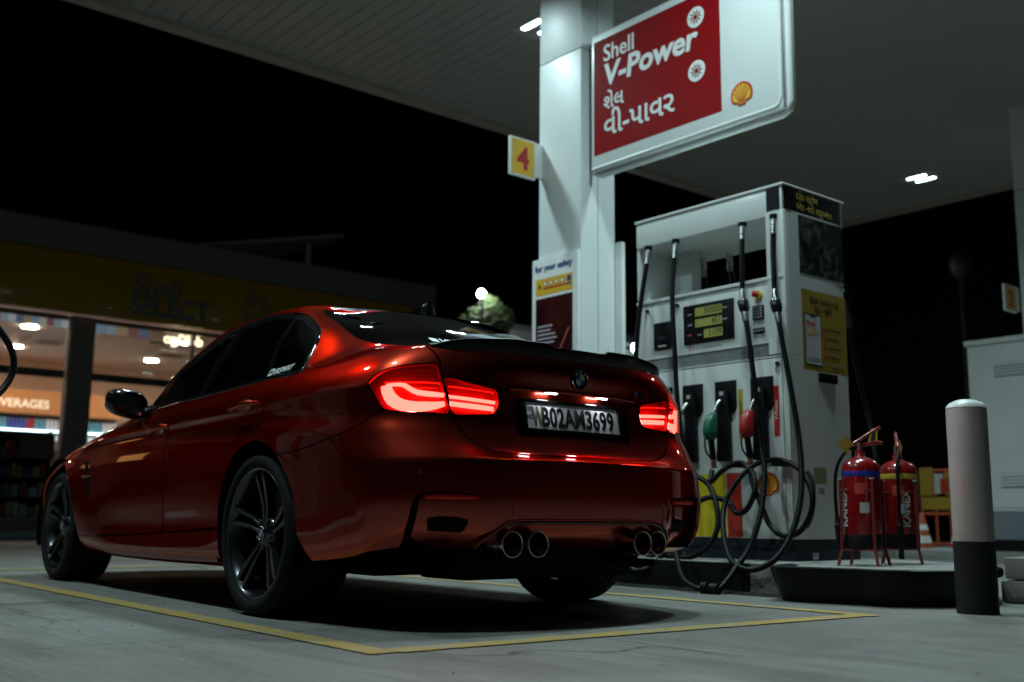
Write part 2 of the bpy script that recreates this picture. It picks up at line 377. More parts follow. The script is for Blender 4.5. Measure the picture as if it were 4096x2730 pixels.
# ------------------------------------------------------------------ big red sign
sg = empty('fuel_brand_sign', (.66, -2.61, 2.985)); tag(sg, 'white box sign with red fuel panel bolted to the column above the pump', 'sign')
SWH = mat('sign_case_white', (.66, .68, .67), .4, var=.0, coat=.2, coatr=.15)
box('case', SWH, sg, -.83, .93, .0, .095, .015, 1.11, .02)
MB().tube([(.95, .03, 1.1), (.95, .03, .07), (.93, .03, .02), (.88, .03, 0), (-.78, .03, 0), (-.825, .03, .02), (-.845, .03, .07), (-.845, .03, 1.1)], .028, 10).build('edge_frame', SWH, sg, smooth=60)
MB().tube([(-.815, .085, 1.11), (-.815, .085, .09), (-.795, .085, .045), (-.76, .085, .035), (.92, .085, .035)], .016, 10).build('front_bead', SWH, sg, smooth=60)
cz = .1; RP = mat('sign_red_panel', (.25, .004, .006), .6, var=.06, vs=1.5, spec=.06)
FYv = Vector((0, .0965, 0))
rect(MB(), FYv, *FY, -.895, .335, .135, 1.05).build('red_panel', RP, sg)
P2 = .0985
LW = mat('lettering_white', (.72, .73, .72), .45)
text('lettering', 'Shell', .185, LW, sg, (.79, P2, .862), bold=.012, sx=.95)
text('lettering', 'V-Power', .24, LW, sg, (.79, P2, .665), bold=.03, shear=.12, sx=1.06)
text('lettering', 'શેલ', .16, LW, sg, (.79, P2, .475), bold=.012)
text('lettering', 'વી-પાવર', .225, LW, sg, (.79, P2, .262), bold=.014, sx=1.04)
for zc in (.888, .49):
    c = Vector((-.125, P2, zc)); d = disc(MB(), c, *FY, .076).build('turbine_disc', LW, sg); mb = MB()
    for k in range(10):
        a = 2*math.pi*k/10; p = lambda r, t: (r*math.cos(a+t), r*math.sin(a+t))
        sheet(mb, c+Vector((0, .0015, 0)), *FY, [p(.016, 0), p(.034, -.20), p(.06, -.02), p(.034, .2)])
    disc(mb, c+Vector((0, .0017, 0)), *FY, .017, n=16); mb.build('turbine_blade', RP, d)
pecten(sg, (-.505, .097, .20), FY, .088)
# ------------------------------------------------------------------ safety board on the column
sb = empty('safety_board', (1.91, -2.452, 1.15)); tag(sb, 'white safety board with yellow pictogram strip and dark poster on the column', 'board')
box('board', NW, sb, -.26, .26, -.012, .02, 0, 1.25, .01)
text('lettering', 'for your safety', .068, mat('print_blue', (.02, .06, .25), .5), sb, (.225, .0222, 1.148), bold=.02, sx=1.05)
rect(MB(), (0, .0215, 0), *FY, -.215, .205, .955, 1.085).build('pictogram_strip', NY, sb)
icr = mat('print_red', (.5, .03, .02), .5); icb = mat('print_blue', 0); ick = mat('print_black', (.03, .03, .03), .5)
sheet(MB(), (0, .0225, 0), *FY, [(-.19, 1.01), (-.15, 1.01), (-.17, 1.055)]).build('pictogram', ick, sb)
for k in range(4): 
    o = disc(MB(), (.105-k*.065, .0225, 1.042), *FY, .022, n=18).build('pictogram', icr, sb); disc(MB(), (.105-k*.065, .0232, 1.042), *FY, .016, n=18).build('pictogram_field', LW, o)
disc(MB(), (-.165, .0225, 1.045), *FY, .025, n=18).build('pictogram', icb, sb)
rect(MB(), (0, .0225, 0), *FY, -.13, .13, .998, 1.012).build('caption_bar', icr, sb); rect(MB(), (0, .0225, 0), *FY, .135, .19, .998, 1.014).build('caption_bar', icb, sb)
def poster(name, stops, scale, seed, rough=.25):
    m = bpy.data.materials.new(name); m.use_nodes = True; nt = m.node_tree; L = nt.links; b = nt.nodes['Principled BSDF']; b.inputs['Roughness'].default_value = rough
    tc = nt.nodes.new('ShaderNodeTexCoord'); mp = nt.nodes.new('ShaderNodeMapping'); mp.inputs['Location'].default_value = (seed, seed*.7, seed*.3); mp.inputs['Rotation'].default_value = (0, .6, 0)
    L.new(tc.outputs['Object'], mp.inputs[0]); n = nt.nodes.new('ShaderNodeTexNoise'); n.inputs['Scale'].default_value = scale; n.inputs['Detail'].default_value = 3; n.inputs['Distortion'].default_value = 1.2
    L.new(mp.outputs[0], n.inputs['Vector']); r = nt.nodes.new('ShaderNodeValToRGB'); e = r.color_ramp.elements
    e[0].position = stops[0][0]; e[0].color = (*stops[0][1], 1); e[1].position = stops[-1][0]; e[1].color = (*stops[-1][1], 1)
    for p, c in stops[1:-1]: q = e.new(p); q.color = (*c, 1)
    L.new(n.outputs['Fac'], r.inputs[0]); L.new(r.outputs[0], b.inputs['Base Color']); MATS[name] = m; return m
pr = rect(MB(), (0, .0215, 0), *FY, -.215, .205, .05, .93).build('poster', poster('dark_red_poster', [(.35, (.02, .004, .006)), (.55, (.05, .008, .008)), (.68, (.22, .02, .015)), (.8, (.3, .06, .03))], 2.4, 3., .22), sb)
for k, w in enumerate((.17, .15, .2, .22, .19)): rect(MB(), (0, .0225, 0), *FY, -.19, -.19+w, .70-k*.032, .714-k*.032).build('print_line', mat('print_pale', (.4, .36, .4), .5), sb)
sheet(MB(), (0, .0226, 0), *FY, [(.0, .42), (.012, .42), (.17, .66), (.16, .675)]).build('print_streak', mat('print_streak', (.42, .1, .09), .4), sb)
bb = empty('side_board', (1.9, -2.852, .9)); tag(bb, 'rounded white board edge-on at the back of the column', 'board')
box('board', NW, bb, -.32, .30, -.022, .022, 0, 1.62, .02)
NET = np.array([[(3300,0,180),(3480,0,190),(3570,0,250),(3600,0,340),(3600,0,440),(3590,0,530),(3570,0,600),(3555,0,650),(3545,0,680),(3530,0,705),(3490,0,740),(2850,0,885),(2120,0,985),(1778,0,1215),(1360,0,1402),(1320,0,1402),(1246,0,1397),(1206,0,1398)],
 [(3260,380,180),(3420,400,190),(3510,410,250),(3540,415,340),(3545,415,440),(3535,410,530),(3520,405,600),(3510,400,650),(3500,395,680),(3480,390,695),(3440,370,730),(2800,360,880),(2080,350,980),(1758,325,1205),(1350,300,1392),(1310,270,1396),(1226,150,1396),(1176,0,1400)],
 [(3150,600,180),(3280,660,190),(3350,690,250),(3380,710,340),(3390,715,440),(3385,710,530),(3370,700,600),(3350,690,650),(3340,680,680),(3310,665,700),(3250,635,731),(2620,610,855),(1980,585,972),(1699,555,1190),(1320,505,1368),(1280,460,1384),(1188,240,1399),(1148,0,1403)],
 [(3050,680,180),(3140,760,190),(3180,830,250),(3200,855,340),(3210,875,440),(3200,880,530),(3180,865,600),(3160,832,650),(3140,805,675),(3100,785,710),(3040,745,750),(2420,725,843),(1860,700,968),(1629,645,1175),(1270,565,1348),(1230,525,1372),(1136,280,1399),(1096,0,1406)],
 [(2880,700,170),(2910,790,190),(2920,862,250),(2930,897,340),(2930,922,440),(2930,934,530),(2920,930,610),(2910,895,680),(2900,875,705),(2880,850,745),(2840,805,774),(2240,785,860),(1750,758,963),(1544,685,1165),(1210,585,1342),(1170,545,1368),(1076,300,1398),(1036,0,1408)],
 [(2580,720,170),(2600,820,185),(2600,880,250),(2600,905,350),(2600,925,460),(2600,932,560),(2600,925,640),(2590,902,715),(2580,895,745),(2560,872,785),(2500,830,820),(2000,815,885),(1600,787,957),(1414,710,1160),(1120,596,1342),(1080,556,1368),(988,310,1397),(958,0,1408)],
 [(2200,740,170),(2200,840,180),(2200,890,240),(2200,900,340),(2200,905,460),(2200,908,570),(2200,910,670),(2200,905,755),(2190,912,800),(2180,890,833),(2130,848,868),(1780,830,910),(1420,803,955),(1250,722,1158),(995,602,1344),(955,562,1370),(871,315,1396),(841,0,1407)],
 [(1750,760,165),(1750,855,175),(1750,900,235),(1750,898,335),(1750,910,470),(1750,918,590),(1750,921,690),(1750,912,775),(1750,922,812),(1740,897,862),(1710,856,905),(1450,840,938),(1200,815,957),(1062,728,1158),(840,605,1347),(800,565,1372),(734,315,1395),(704,0,1406)],
 [(1200,770,165),(1200,860,175),(1200,905,235),(1200,900,335),(1200,913,480),(1200,922,600),(1200,925,700),(1200,915,785),(1200,927,825),(1200,900,875),(1190,862,922),(1070,847,946),(950,823,962),(834,733,1160),(685,606,1349),(655,566,1373),(597,315,1394),(577,0,1404)],
 [(700,770,170),(700,865,180),(700,910,240),(700,905,345),(700,917,490),(700,927,610),(700,928,710),(700,915,790),(700,927,835),(700,900,885),(700,865,933),(680,850,954),(650,825,968),(600,733,1162),(540,604,1349),(510,564,1372),(470,313,1391),(450,0,1400)],
 [(350,760,170),(350,865,185),(350,912,245),(350,915,350),(350,925,490),(350,933,610),(350,931,710),(350,912,792),(350,923,843),(350,898,893),(350,864,943),(360,849,962),(380,822,975),(400,729,1162),(420,600,1346),(400,560,1368),(370,310,1386),(360,0,1395)],
 [(50,750,180),(50,860,195),(50,915,250),(50,925,360),(50,933,500),(50,938,615),(50,935,715),(50,907,797),(50,916,850),(50,893,900),(50,858,953),(80,842,970),(120,815,983),(220,722,1163),(320,594,1340),(310,554,1362),(300,305,1366),(300,0,1374)],
 [(-250,750,218),(-250,901,222),(-250,916,277),(-250,924,415),(-250,926,500),(-250,935,610),(-250,930,710),(-250,896,798),(-250,903,858),(-250,878,910),(-240,840,965),(-180,820,985),(-100,795,1000),(60,705,1165),(230,586,1331),(230,546,1354),(240,300,1360),(250,0,1368)],
 [(-480,740,232),(-480,879,236),(-480,897,291),(-480,906,410),(-480,908,490),(-480,913,600),(-480,903,700),(-475,872,795),(-470,878,865),(-465,853,920),(-455,803,985),(-360,775,1012),(-260,745,1035),(-70,672,1180),(150,573,1320),(160,533,1344),(180,290,1354),(210,0,1365)],
 [(-620,700,252),(-664,844,256),(-667,866,311),(-669,876,402),(-670,879,480),(-670,884,600),(-662,863,692),(-650,842,790),(-645,848,872),(-635,815,940),(-620,755,1011),(-480,715,1046),(-345,680,1068),(-160,630,1188),(90,552,1303),(110,510,1329),(140,280,1356),(180,0,1369)],
 [(-700,600,278),(-784,812,282),(-823,822,337),(-838,827,404),(-842,830,480),(-838,815,600),(-803,794,702),(-772,783,780),(-768,788,880),(-757,755,955),(-738,690,1024),(-575,635,1061),(-415,585,1085),(-210,545,1201),(55,495,1298),(85,450,1324),(120,250,1346),(160,0,1359)],
 [(-740,450,288),(-904,625,292),(-952,630,347),(-969,632,405),(-975,634,480),(-975,630,605),(-917,614,688),(-885,600,780),(-882,600,885),(-868,582,968),(-838,550,1041),(-650,505,1071),(-465,455,1090),(-245,425,1209),(30,400,1313),(60,360,1330),(110,200,1340),(150,0,1350)],
 [(-760,300,282),(-951,404,286),(-1001,405,341),(-1016,405,410),(-1022,405,485),(-1022,400,610),(-960,390,652),(-922,380,780),(-922,380,885),(-928,370,972),(-905,350,1049),(-700,320,1076),(-505,290,1090),(-280,275,1214),(0,260,1330),(45,240,1338),(95,130,1341),(140,0,1348)],
 [(-780,150,280),(-971,200,284),(-1021,200,339),(-1036,200,415),(-1042,200,490),(-1044,200,613),(-985,195,648),(-936,190,780),(-938,190,885),(-952,185,972),(-935,175,1046),(-725,160,1073),(-525,145,1090),(-295,135,1216),(-10,130,1336),(38,120,1342),(85,65,1342),(130,0,1347)],
 [(-780,0,280),(-978,0,284),(-1028,0,339),(-1044,0,415),(-1050,0,490),(-1052,0,614),(-992,0,648),(-940,0,780),(-944,0,885),(-960,0,972),(-945,0,1047),(-730,0,1074),(-530,0,1090),(-300,0,1217),(-15,0,1338),(33,0,1344),(80,0,1343),(125,0,1347)]], float)/1000
# ------------------------------------------------------------------ the car: one smooth half-body net, cut into panels
def body_grid(nu=10, nv=8):
    N = NET; U, V, _ = N.shape
    def slopes(A, mirror):
        h = np.diff(A, axis=0); T = np.zeros_like(A); a, b = h[:-1], h[1:]; ok = a*b > 0
        m = np.where(ok, 2*a*b/np.where(ok, a+b, 1), 0); cr = .5*(a+b)
        T[1:-1] = np.where(ok, .5*m+.5*np.sign(cr)*np.minimum(np.abs(cr), 3*np.minimum(np.abs(a), np.abs(b))), .25*cr)
        T[0] = h[0]; T[-1] = h[-1]
        if mirror:
            for k in (0, -1): T[k, ..., 0] = 0; T[k, ..., 2] = 0
        return T, h
    def herm(A, TL, TR, n):
        out = []
        for i in range(len(A)-1):
            for k in range(n):
                t = k/n; t2 = t*t; t3 = t2*t
                out.append((2*t3-3*t2+1)*A[i]+(t3-2*t2+t)*TR[i]+(-2*t3+3*t2)*A[i+1]+(t3-t2)*TL[i+1])
        return np.array(out+[A[-1]])
    T, h = slopes(N, True); G = herm(N, T, T, nu); uu = np.linspace(0, U-1, (U-1)*nu+1)
    A = np.swapaxes(G, 0, 1); T, h = slopes(A, False); TL = T.copy(); TR = T.copy()
    def crease(row, xs, ws):
        w = np.interp(uu, xs, ws)[:, None]; TL[row] = (1-w)*T[row]+w*h[row-1]; TR[row] = (1-w)*T[row]+w*h[row]
    crease(5, [0, 12, 14, 15, 19], [0, 0, .55, .85, .85]); crease(8, [0, 4, 6, 14, 15, 16, 19], [0, .3, .85, .9, .7, .1, .1])
    crease(10, [0, 13, 15, 19], [.2, .2, .55, .7]); crease(12, [0, 19], [.35, .35]); crease(14, [0, 19], [.2, .2]); crease(1, [0, 11.5, 12.5, 19], [0, 0, .9, .9])
    D = np.swapaxes(herm(A, TL, TR, nv), 0, 1).copy()
    # soften the stepwise joins of the interpolation
    for _ in range(3):
        E = D.copy(); E[1:-1] = D[1:-1]*.6+.2*(D[:-2]+D[2:]); E[0, :, [0, 2]] = (D[0, :, [0, 2]]*.6+.4*D[1, :, [0, 2]]); E[-1, :, [0, 2]] = (D[-1, :, [0, 2]]*.6+.4*D[-2, :, [0, 2]])
        D = E
    D[0, :, 1] = 0; D[-1, :, 1] = 0; D[:, -1, 1] = 0
    return D
NU, NV = 10, 8
GR = body_grid(NU, NV); gU, gV, _ = GR.shape
def surf(u, v):
    """point of the body at station u, row v"""
    a = np.clip(np.asarray(u, float)*NU, 0, gU-1.001); b = np.clip(np.asarray(v, float)*NV, 0, gV-1.001)
    i = a.astype(int); j = b.astype(int); s = (a-i)[..., None]; t = (b-j)[..., None]
    return (GR[i, j]*(1-s)+GR[i+1, j]*s)*(1-t)+(GR[i, j+1]*(1-s)+GR[i+1, j+1]*s)*t
def surfn(u, v, e=.04):
    d = np.cross(surf(u+e, v)-surf(u-e, v), surf(u, v+e)-surf(u, v-e)); d = d/np.linalg.norm(d, axis=-1, keepdims=True); return d   # outward
class Half:
    def __init__(s):
        s.P = GR.reshape(-1, 3).copy(); I = np.arange(gU*gV).reshape(gU, gV)
        uu, vv = np.meshgrid(np.arange(gU)/NU, np.arange(gV)/NV, indexing='ij'); s.Q = np.stack([uu, vv], 2).reshape(-1, 2)
        s.F = [tuple(x) for x in np.stack([I[:-1, :-1], I[1:, :-1], I[1:, 1:], I[:-1, 1:]], 2).reshape(-1, 4).tolist()]
    def cut(s, F, d):
        d = np.where(np.abs(d) < 2e-5, 2e-5, d); P = []; Q = []; n0 = len(s.P); ed = {}; inn = []; out = []; dl = d.tolist()
        for f in F:
            sg = [dl[i] < 0 for i in f]
            if not any(sg): out.append(f); continue
            if all(sg): inn.append(f); continue
            a = []; b = []; nx = 0
            for k, i in enumerate(f):
                j = f[(k+1) % len(f)]; (a if sg[k] else b).append(i)
                if sg[k] != sg[(k+1) % len(f)]:
                    nx += 1; key = (i, j) if i < j else (j, i)
                    if key not in ed:
                        t = dl[key[0]]/(dl[key[0]]-dl[key[1]]); ed[key] = n0+len(P)
                        P.append(s.P[key[0]]*(1-t)+s.P[key[1]]*t); Q.append(s.Q[key[0]]*(1-t)+s.Q[key[1]]*t)
                    a.append(ed[key]); b.append(ed[key])
            if nx == 2:
                if len(a) > 2: inn.append(tuple(a))
                if len(b) > 2: out.append(tuple(b))
            else: (inn if sum(dl[i] for i in f) < 0 else out).append(f)
        if P: s.P = np.concatenate([s.P, np.array(P)]); s.Q = np.concatenate([s.Q, np.array(Q)])
        return inn, out
    def carve(s, sdf, gap=.0045):
        """cut a region out of what is left, leaving a real shut-line gap"""
        inn, out = s.cut(s.F, sdf(s)-gap/2); 
        if gap > 0: inn, ring = s.cut(inn, sdf(s)+gap/2)
        s.F = out; return inn
def inside(poly, X):
    x, y = X[:, 0], X[:, 1]; c = np.zeros(len(X), bool); n = len(poly)
    for k in range(n):
        (x0, y0), (x1, y1) = poly[k], poly[(k+1) % n]
        if y0 == y1: continue
        c ^= ((y0 > y) != (y1 > y)) & (x < (x1-x0)*(y-y0)/(y1-y0)+x0)
    return c
def segdist(X, A, B):
    out = np.full(len(X), 9.); AB = B-A; L = np.maximum((AB**2).sum(1), 1e-12)
    for k in range(len(A)):
        t = np.clip(((X-A[k])@AB[k])/L[k], 0, 1); out = np.minimum(out, np.linalg.norm(X-A[k]-t[:, None]*AB[k], axis=1))
    return out
def uvreg(pts, smooth=6):
    """region bounded by a smooth closed line drawn on the body in (station, row)"""
    P = np.array([p[:2] for p in (crom([(a, b, 0) for a, b in pts], smooth, True) if smooth else [(a, b) for a, b in pts])])
    if not smooth:
        P = np.concatenate([np.linspace(P[k], P[(k+1) % len(P)], 8, endpoint=False) for k in range(len(P))])
    C = surf(P[:, 0], P[:, 1]); A, B = C, np.roll(C, -1, 0); lo, hi = P.min(0)-1.2, P.max(0)+1.2
    keep = (P[:, 0] > 0) & (P[:, 0] < 18.995) | (np.roll(P[:, 0], -1) > 0) & (np.roll(P[:, 0], -1) < 18.995); A, B = A[keep], B[keep]
    def f(h):
        m = ((h.Q > lo) & (h.Q < hi)).all(1); d = np.full(len(h.P), 5.); d[m] = segdist(h.P[m], A, B)
        s = np.zeros(len(h.P), bool); s[m] = inside(P, h.Q[m]); return np.where(s, -d, d)
    return f
def xzreg(pts, v0, v1, smooth=0, u0=-1, u1=20):
    """region bounded by a closed line in the side view, only between rows v0 and v1"""
    P = np.array([(p[0], p[1]) for p in (crom([(a, b, 0) for a, b in pts], smooth, True) if smooth else [Vector((a, b, 0)) for a, b in pts])])
    def f(h):
        X = h.P[:, [0, 2]]; d = segdist(X, P, np.roll(P, -1, 0)); d = np.where(inside(P, X), -d, d)
        v = h.Q[:, 1]; u = h.Q[:, 0]
        return np.where((v > v0) & (v < v1) & (u > u0) & (u < u1), d, np.maximum(d, .05))
    return f
def archreg(cx, cz, R, zb, wb):
    def f(h):
        x, z = h.P[:, 0]-cx, h.P[:, 2]-cz; d = np.hypot(x, z)-R
        low = np.abs(x)-np.where(x < 0, np.interp(z, [zb-cz, 0], [wb[0], R]), np.interp(z, [zb-cz, 0], [wb[1], R]))
        d = np.where(z > 0, d, low); return np.where((h.Q[:, 1] < 9) & (h.P[:, 1] > .4), d, 5.)
    return f
CAR = empty('sports_sedan', (0, 0, 0), -TH)
tag(CAR, 'orange red sports sedan with glowing tail lights parked at the fuel pump', 'car')
def weld_panel(h, F, mirror):
    """mesh data of a panel: mirror=0 left only, 1 right only, 2 both halves joined on the centre line"""
    idx = sorted({i for f in F for i in f}); rm = {i: k for k, i in enumerate(idx)}; P = h.P[idx].copy(); n = len(idx)
    f0 = [tuple(rm[i] for i in f) for f in F]
    if mirror == 0: return P, f0
    M = P*[1, -1, 1]; f1 = [tuple(reversed(f)) for f in f0]
    if mirror == 1: return M, f1
    cen = np.abs(P[:, 1]) < 1e-6; mp = np.arange(n); nn = n; extra = []
    for i in range(n):
        if not cen[i]: mp[i] = nn; extra.append(M[i]); nn += 1
    return np.concatenate([P, np.array(extra).reshape(-1, 3)]), f0+[tuple(int(mp[i]) for i in f) for f in f1]
def mkpanel(name, h, F, m, mirror, parent=None, thick=.014, shift=None, wall=0., ang=60):
    P, F2 = weld_panel(h, F, mirror)
    me = bpy.data.meshes.new(name); me.from_pydata(P.tolist(), [], F2); bm = bmesh.new(); bm.from_mesh(me)
    bmesh.ops.remove_doubles(bm, verts=bm.verts[:], dist=.0004); bmesh.ops.dissolve_degenerate(bm, edges=bm.edges[:], dist=1e-4)
    bm.normal_update()
    C = Vector((1.3, 0, .6)); vn = {}
    sgn = 1 if sum(f.normal.dot(f.calc_center_median()-C)*f.calc_area() for f in bm.faces) > 0 else -1
    if sgn < 0: bmesh.ops.reverse_faces(bm, faces=bm.faces[:]); bm.normal_update()
    be = [e for e in bm.edges if e.is_boundary]; nr = {v: v.normal.copy() for e in be for v in e.verts}
    if shift is not None:
        old = {v: v.co.copy() for v in nr}
        for v in bm.verts: v.co += Vector(shift(v.co))
    if thick or wall:
        ex = bmesh.ops.extrude_edge_only(bm, edges=be); new = [g for g in ex['geom'] if isinstance(g, bmesh.types.BMVert)]
        from_ = {}
        for v in new:
            for e in v.link_edges:
                o = e.other_vert(v)
                if o in nr and (o.co-v.co).length < 1e-7: from_[v] = o
        for v in new:
            o = from_.get(v)
            if o is None: continue
            if shift is not None: v.co = old[o]-nr[o]*.001
            else: v.co = o.co-nr[o]*thick
    bm.to_mesh(me); bm.free(); shade(me, ang)
    return link(name, me, m, parent or CAR)
# ---- materials of the car
def paint():
    m = mat('car_paint', (.33, .018, .006), .30, metal=1.0, coat=1., coatr=.015, var=.0, rvar=0, spec=.5); nt = m.node_tree; b = nt.nodes['Principled BSDF']; L = nt.links
    b.inputs['Base Color'].default_value = (.39, .036, .018, 1); b.inputs['Specular Tint'].default_value = (.50, .075, .04, 1)
    tc = nt.nodes.new('ShaderNodeTexCoord'); n = nt.nodes.new('ShaderNodeTexVoronoi'); n.inputs['Scale'].default_value = 900
    L.new(tc.outputs['Object'], n.inputs['Vector']); mx = nt.nodes.new('ShaderNodeMapRange'); mx.inputs[3].default_value = .27; mx.inputs[4].default_value = .38; L.new(n.outputs['Distance'], mx.inputs[0]); L.new(mx.outputs[0], b.inputs['Roughness'])
    d = nt.nodes.new('ShaderNodeTexNoise'); d.inputs['Scale'].default_value = 5; d.inputs['Detail'].default_value = 9; d.inputs['Roughness'].default_value = .8; L.new(tc.outputs['Object'], d.inputs['Vector'])
    r = nt.nodes.new('ShaderNodeMapRange'); r.inputs[1].default_value = .45; r.inputs[2].default_value = .75; r.inputs[3].default_value = .008; r.inputs[4].default_value = .03; L.new(d.outputs['Fac'], r.inputs[0]); L.new(r.outputs[0], b.inputs['Coat Roughness'])
    return m
PAINT = paint()
GBLK = mat('gloss_black', (.006, .006, .007), .12, coat=.6, coatr=.03, var=0)
SATB = mat('satin_black', (.008, .008, .009), .5, bump=.1, spec=.2)
UNDER = mat('underbody_black', (.004, .004, .004), .9, spec=.05)
TINT = glassm('tinted_glass', (.10, .11, .12), .52); TINTR = glassm('rear_tinted_glass', (.05, .055, .06), .48, .10); TINTB = glassm('backlight_glass', (.045, .05, .05), .36, .03)
CARB = mat('carbon_roof', (.010, .010, .011), .25, coat=1., coatr=.03, var=.3, vs=300)
CHR = mat('chrome', (.55, .55, .56), .12, metal=1., var=.05)
REDL = glassm('red_lens', (.96, .17, .14), .5, .03)
LHOU = mat('lamp_housing', (.15, .005, .005), .3, var=.1)
GUI = emis('led_guide', (1., .14, .12), 21.); GUI2 = emis('led_guide_dim', (1., .03, .02), 2.2)
hf = Half()
hf.carve(archreg(0, .335, .368, .18, (.49, .335)), 0); hf.carve(archreg(2.812, .33, .378, .16, (.55, .345)), 0)
L_out = [(14.48, 8.17), (14.56, 8.32), (14.66, 8.54), (14.95, 8.8), (15.32, 8.95), (15.58, 8.97), (15.84, 8.94), (15.95, 8.31), (16.03, 7.6), (16.1, 6.97), (15.77, 6.97), (15.49, 6.98), (15.19, 7.0), (14.94, 7.09), (14.78, 7.43), (14.61, 7.84)]
L_in = [(16.0, 8.31), (16.47, 8.14), (16.83, 7.99), (16.99, 7.90), (17.03, 7.40), (16.96, 7.13), (16.84, 7.01), (16.48, 6.96), (16.15, 6.97), (16.07, 7.6)]
F_lo = hf.carve(uvreg(L_out, 5), .006); F_li = hf.carve(uvreg(L_in, 5), .006)
# glass and roof
F_roof = hf.carve(uvreg([(1.2, 14.12), (2.2, 14.3), (3.2, 15.0), (5, 15.12), (9, 15.12), (13, 15.1), (14.6, 14.9), (15.8, 14.35), (17, 14.16), (22, 14.12), (22, 19), (-3, 19), (-3, 14.1)], 0), .004)
F_ws = hf.carve(uvreg([(-3, 12.14), (1.5, 12.14), (2.5, 12.2), (2.9, 12.6), (2.75, 13.4), (2.35, 13.9), (1.5, 14.0), (-3, 14.02)], 0), .003)
F_bl = hf.carve(uvreg([(13.25, 13.98), (13.92, 13.43), (14.12, 12.87), (14.34, 12.53), (14.6, 12.34), (14.85, 12.17), (15.2, 12.08), (16.5, 12.05), (22, 12.05), (22, 14.04), (16.5, 14.04), (14.6, 14.1), (13.6, 14.08)], 0), .003)
DLO = [(-.165, .972), (-.125, 1.03), (-.10, 1.10), (-.085, 1.15), (-.03, 1.195), (.06, 1.24), (.16, 1.285), (.29, 1.318), (.42, 1.334), (.64, 1.345), (.86, 1.338), (1.02, 1.316), (1.16, 1.268), (1.30, 1.20), (1.46, 1.115), (1.60, 1.03), (1.66, .975), (1.60, .955), (1.3, .948), (.9, .952), (.5, .960), (.07, .972)]
F_dlo = hf.carve(xzreg(DLO, 10.15, 14.45, 0, 2.6, 14.2), .003)
# trunk lid
TR = [(15.35, 11.95), (15.42, 11.0), (15.5, 10.3), (15.58, 9.91), (15.73, 9.57), (15.85, 9.2), (15.90, 8.9), (15.97, 8.33), (16.05, 7.6), (16.12, 6.97), (16.17, 6.75), (16.27, 6.42), (16.40, 6.16), (16.6, 5.95), (16.9, 5.8), (17.6, 5.74), (18.3, 5.72), (22, 5.72), (22, 11.97), (18, 11.97), (16.5, 11.97)]
F_tr = hf.carve(uvreg(TR, 0), .0075)
# rear bumper and its details
RB = [(11.8, 5.22), (12.3, 5.35), (12.9, 5.62), (13.4, 5.92), (13.9, 6.2), (14.35, 6.5), (14.7, 6.85), (14.93, 7.07), (15.2, 6.98), (15.8, 6.95), (16.16, 6.93), (16.35, 6.6), (16.7, 6.2), (22, 6.2), (22, -1), (11.3, -1), (11.3, 5)]
F_rb = hf.carve(uvreg(RB, 0), .0055)
# doors
FD = [(2.03, .92), (2.06, .80), (2.055, .6), (2.05, .30), (2.02, .282), (1.04, .310), (1.035, .48), (1.02, .70), (1.005, .80), (.965, .88), (.905, .985), (1.3, .985), (1.7, .985)]
RD = [(1.034, .311), (.36, .345), (.335, .40), (.37, .52), (.30, .62), (.215, .69), (.15, .725), (.075, .765), (.02, .80), (-.03, .835), (-.075, .88), (-.115, .93), (-.15, .985), (.3, .985), (.897, .985), (.957, .885), (.998, .80), (1.014, .70), (1.029, .48)]
F_fd = hf.carve(xzreg(FD, 1.5, 10.75), .007); F_rd = hf.carve(xzreg(RD, 1.5, 10.75), .007)
# front end
F_hl = hf.carve(uvreg([(1.3, 8.9), (2.0, 9.3), (2.9, 9.3), (3.45, 8.7), (3.0, 7.6), (2.0, 7.2), (1.35, 7.6)], 5), .004)
F_kg = hf.carve(uvreg([(.12, 8.7), (.6, 8.9), (1.05, 8.6), (.95, 6.6), (.5, 6.2), (.15, 6.5)], 5), .003)
F_hood = hf.carve(uvreg([(-3, 9.9), (1.4, 9.9), (2.4, 10.2), (3.3, 10.45), (4.3, 10.5), (4.9, 10.8), (4.6, 11.5), (3.8, 11.9), (-3, 11.95)], 0), .005)
F_fb = hf.carve(uvreg([(-3, 9.85), (1.2, 9.85), (1.9, 9.5), (3.2, 7.5), (3.75, 6.3), (3.8, 5), (3.8, -1), (-3, -1)], 0), .004)
F_sill = hf.carve(lambda h: np.where((h.P[:, 0] > .2) & (h.P[:, 0] < 2.4) & (h.Q[:, 1] < 4), h.P[:, 2]-np.interp(h.P[:, 0], [.3, 2.05], [.337, .275]), 1.), .003)
F_fen = [f for f in hf.F if np.mean([hf.P[i, 0] for i in f]) > 1.9 and np.mean([hf.Q[i, 1] for i in f]) < 11.95]; fs = set(F_fen)
F_side = [f for f in hf.F if f not in fs]
LR = ((0, 'left'), (1, 'right'))
for s, _ in LR:
    mkpanel('body_side', hf, F_side, PAINT, s); mkpanel('front_fender', hf, F_fen, PAINT, s); mkpanel('side_skirt', hf, F_sill, PAINT, s)
    mkpanel('headlight', hf, F_hl, mat('headlight_glass', (.05, .05, .055), .1, coat=1.), s); mkpanel('kidney_grille', hf, F_kg, GBLK, s)
mkpanel('hood', hf, F_hood, PAINT, 2); mkpanel('front_bumper', hf, F_fb, PAINT, 2)
mkpanel('roof_panel', hf, F_roof, CARB, 2)
wsg = mkpanel('windshield', hf, F_ws, TINT, 2, thick=.004); blg = mkpanel('rear_window', hf, F_bl, TINTB, 2, thick=.004)
doorsF = [mkpanel('front_door', hf, F_fd, PAINT, s) for s, _ in LR]; doorsR = [mkpanel('rear_door', hf, F_rd, PAINT, s) for s, _ in LR]
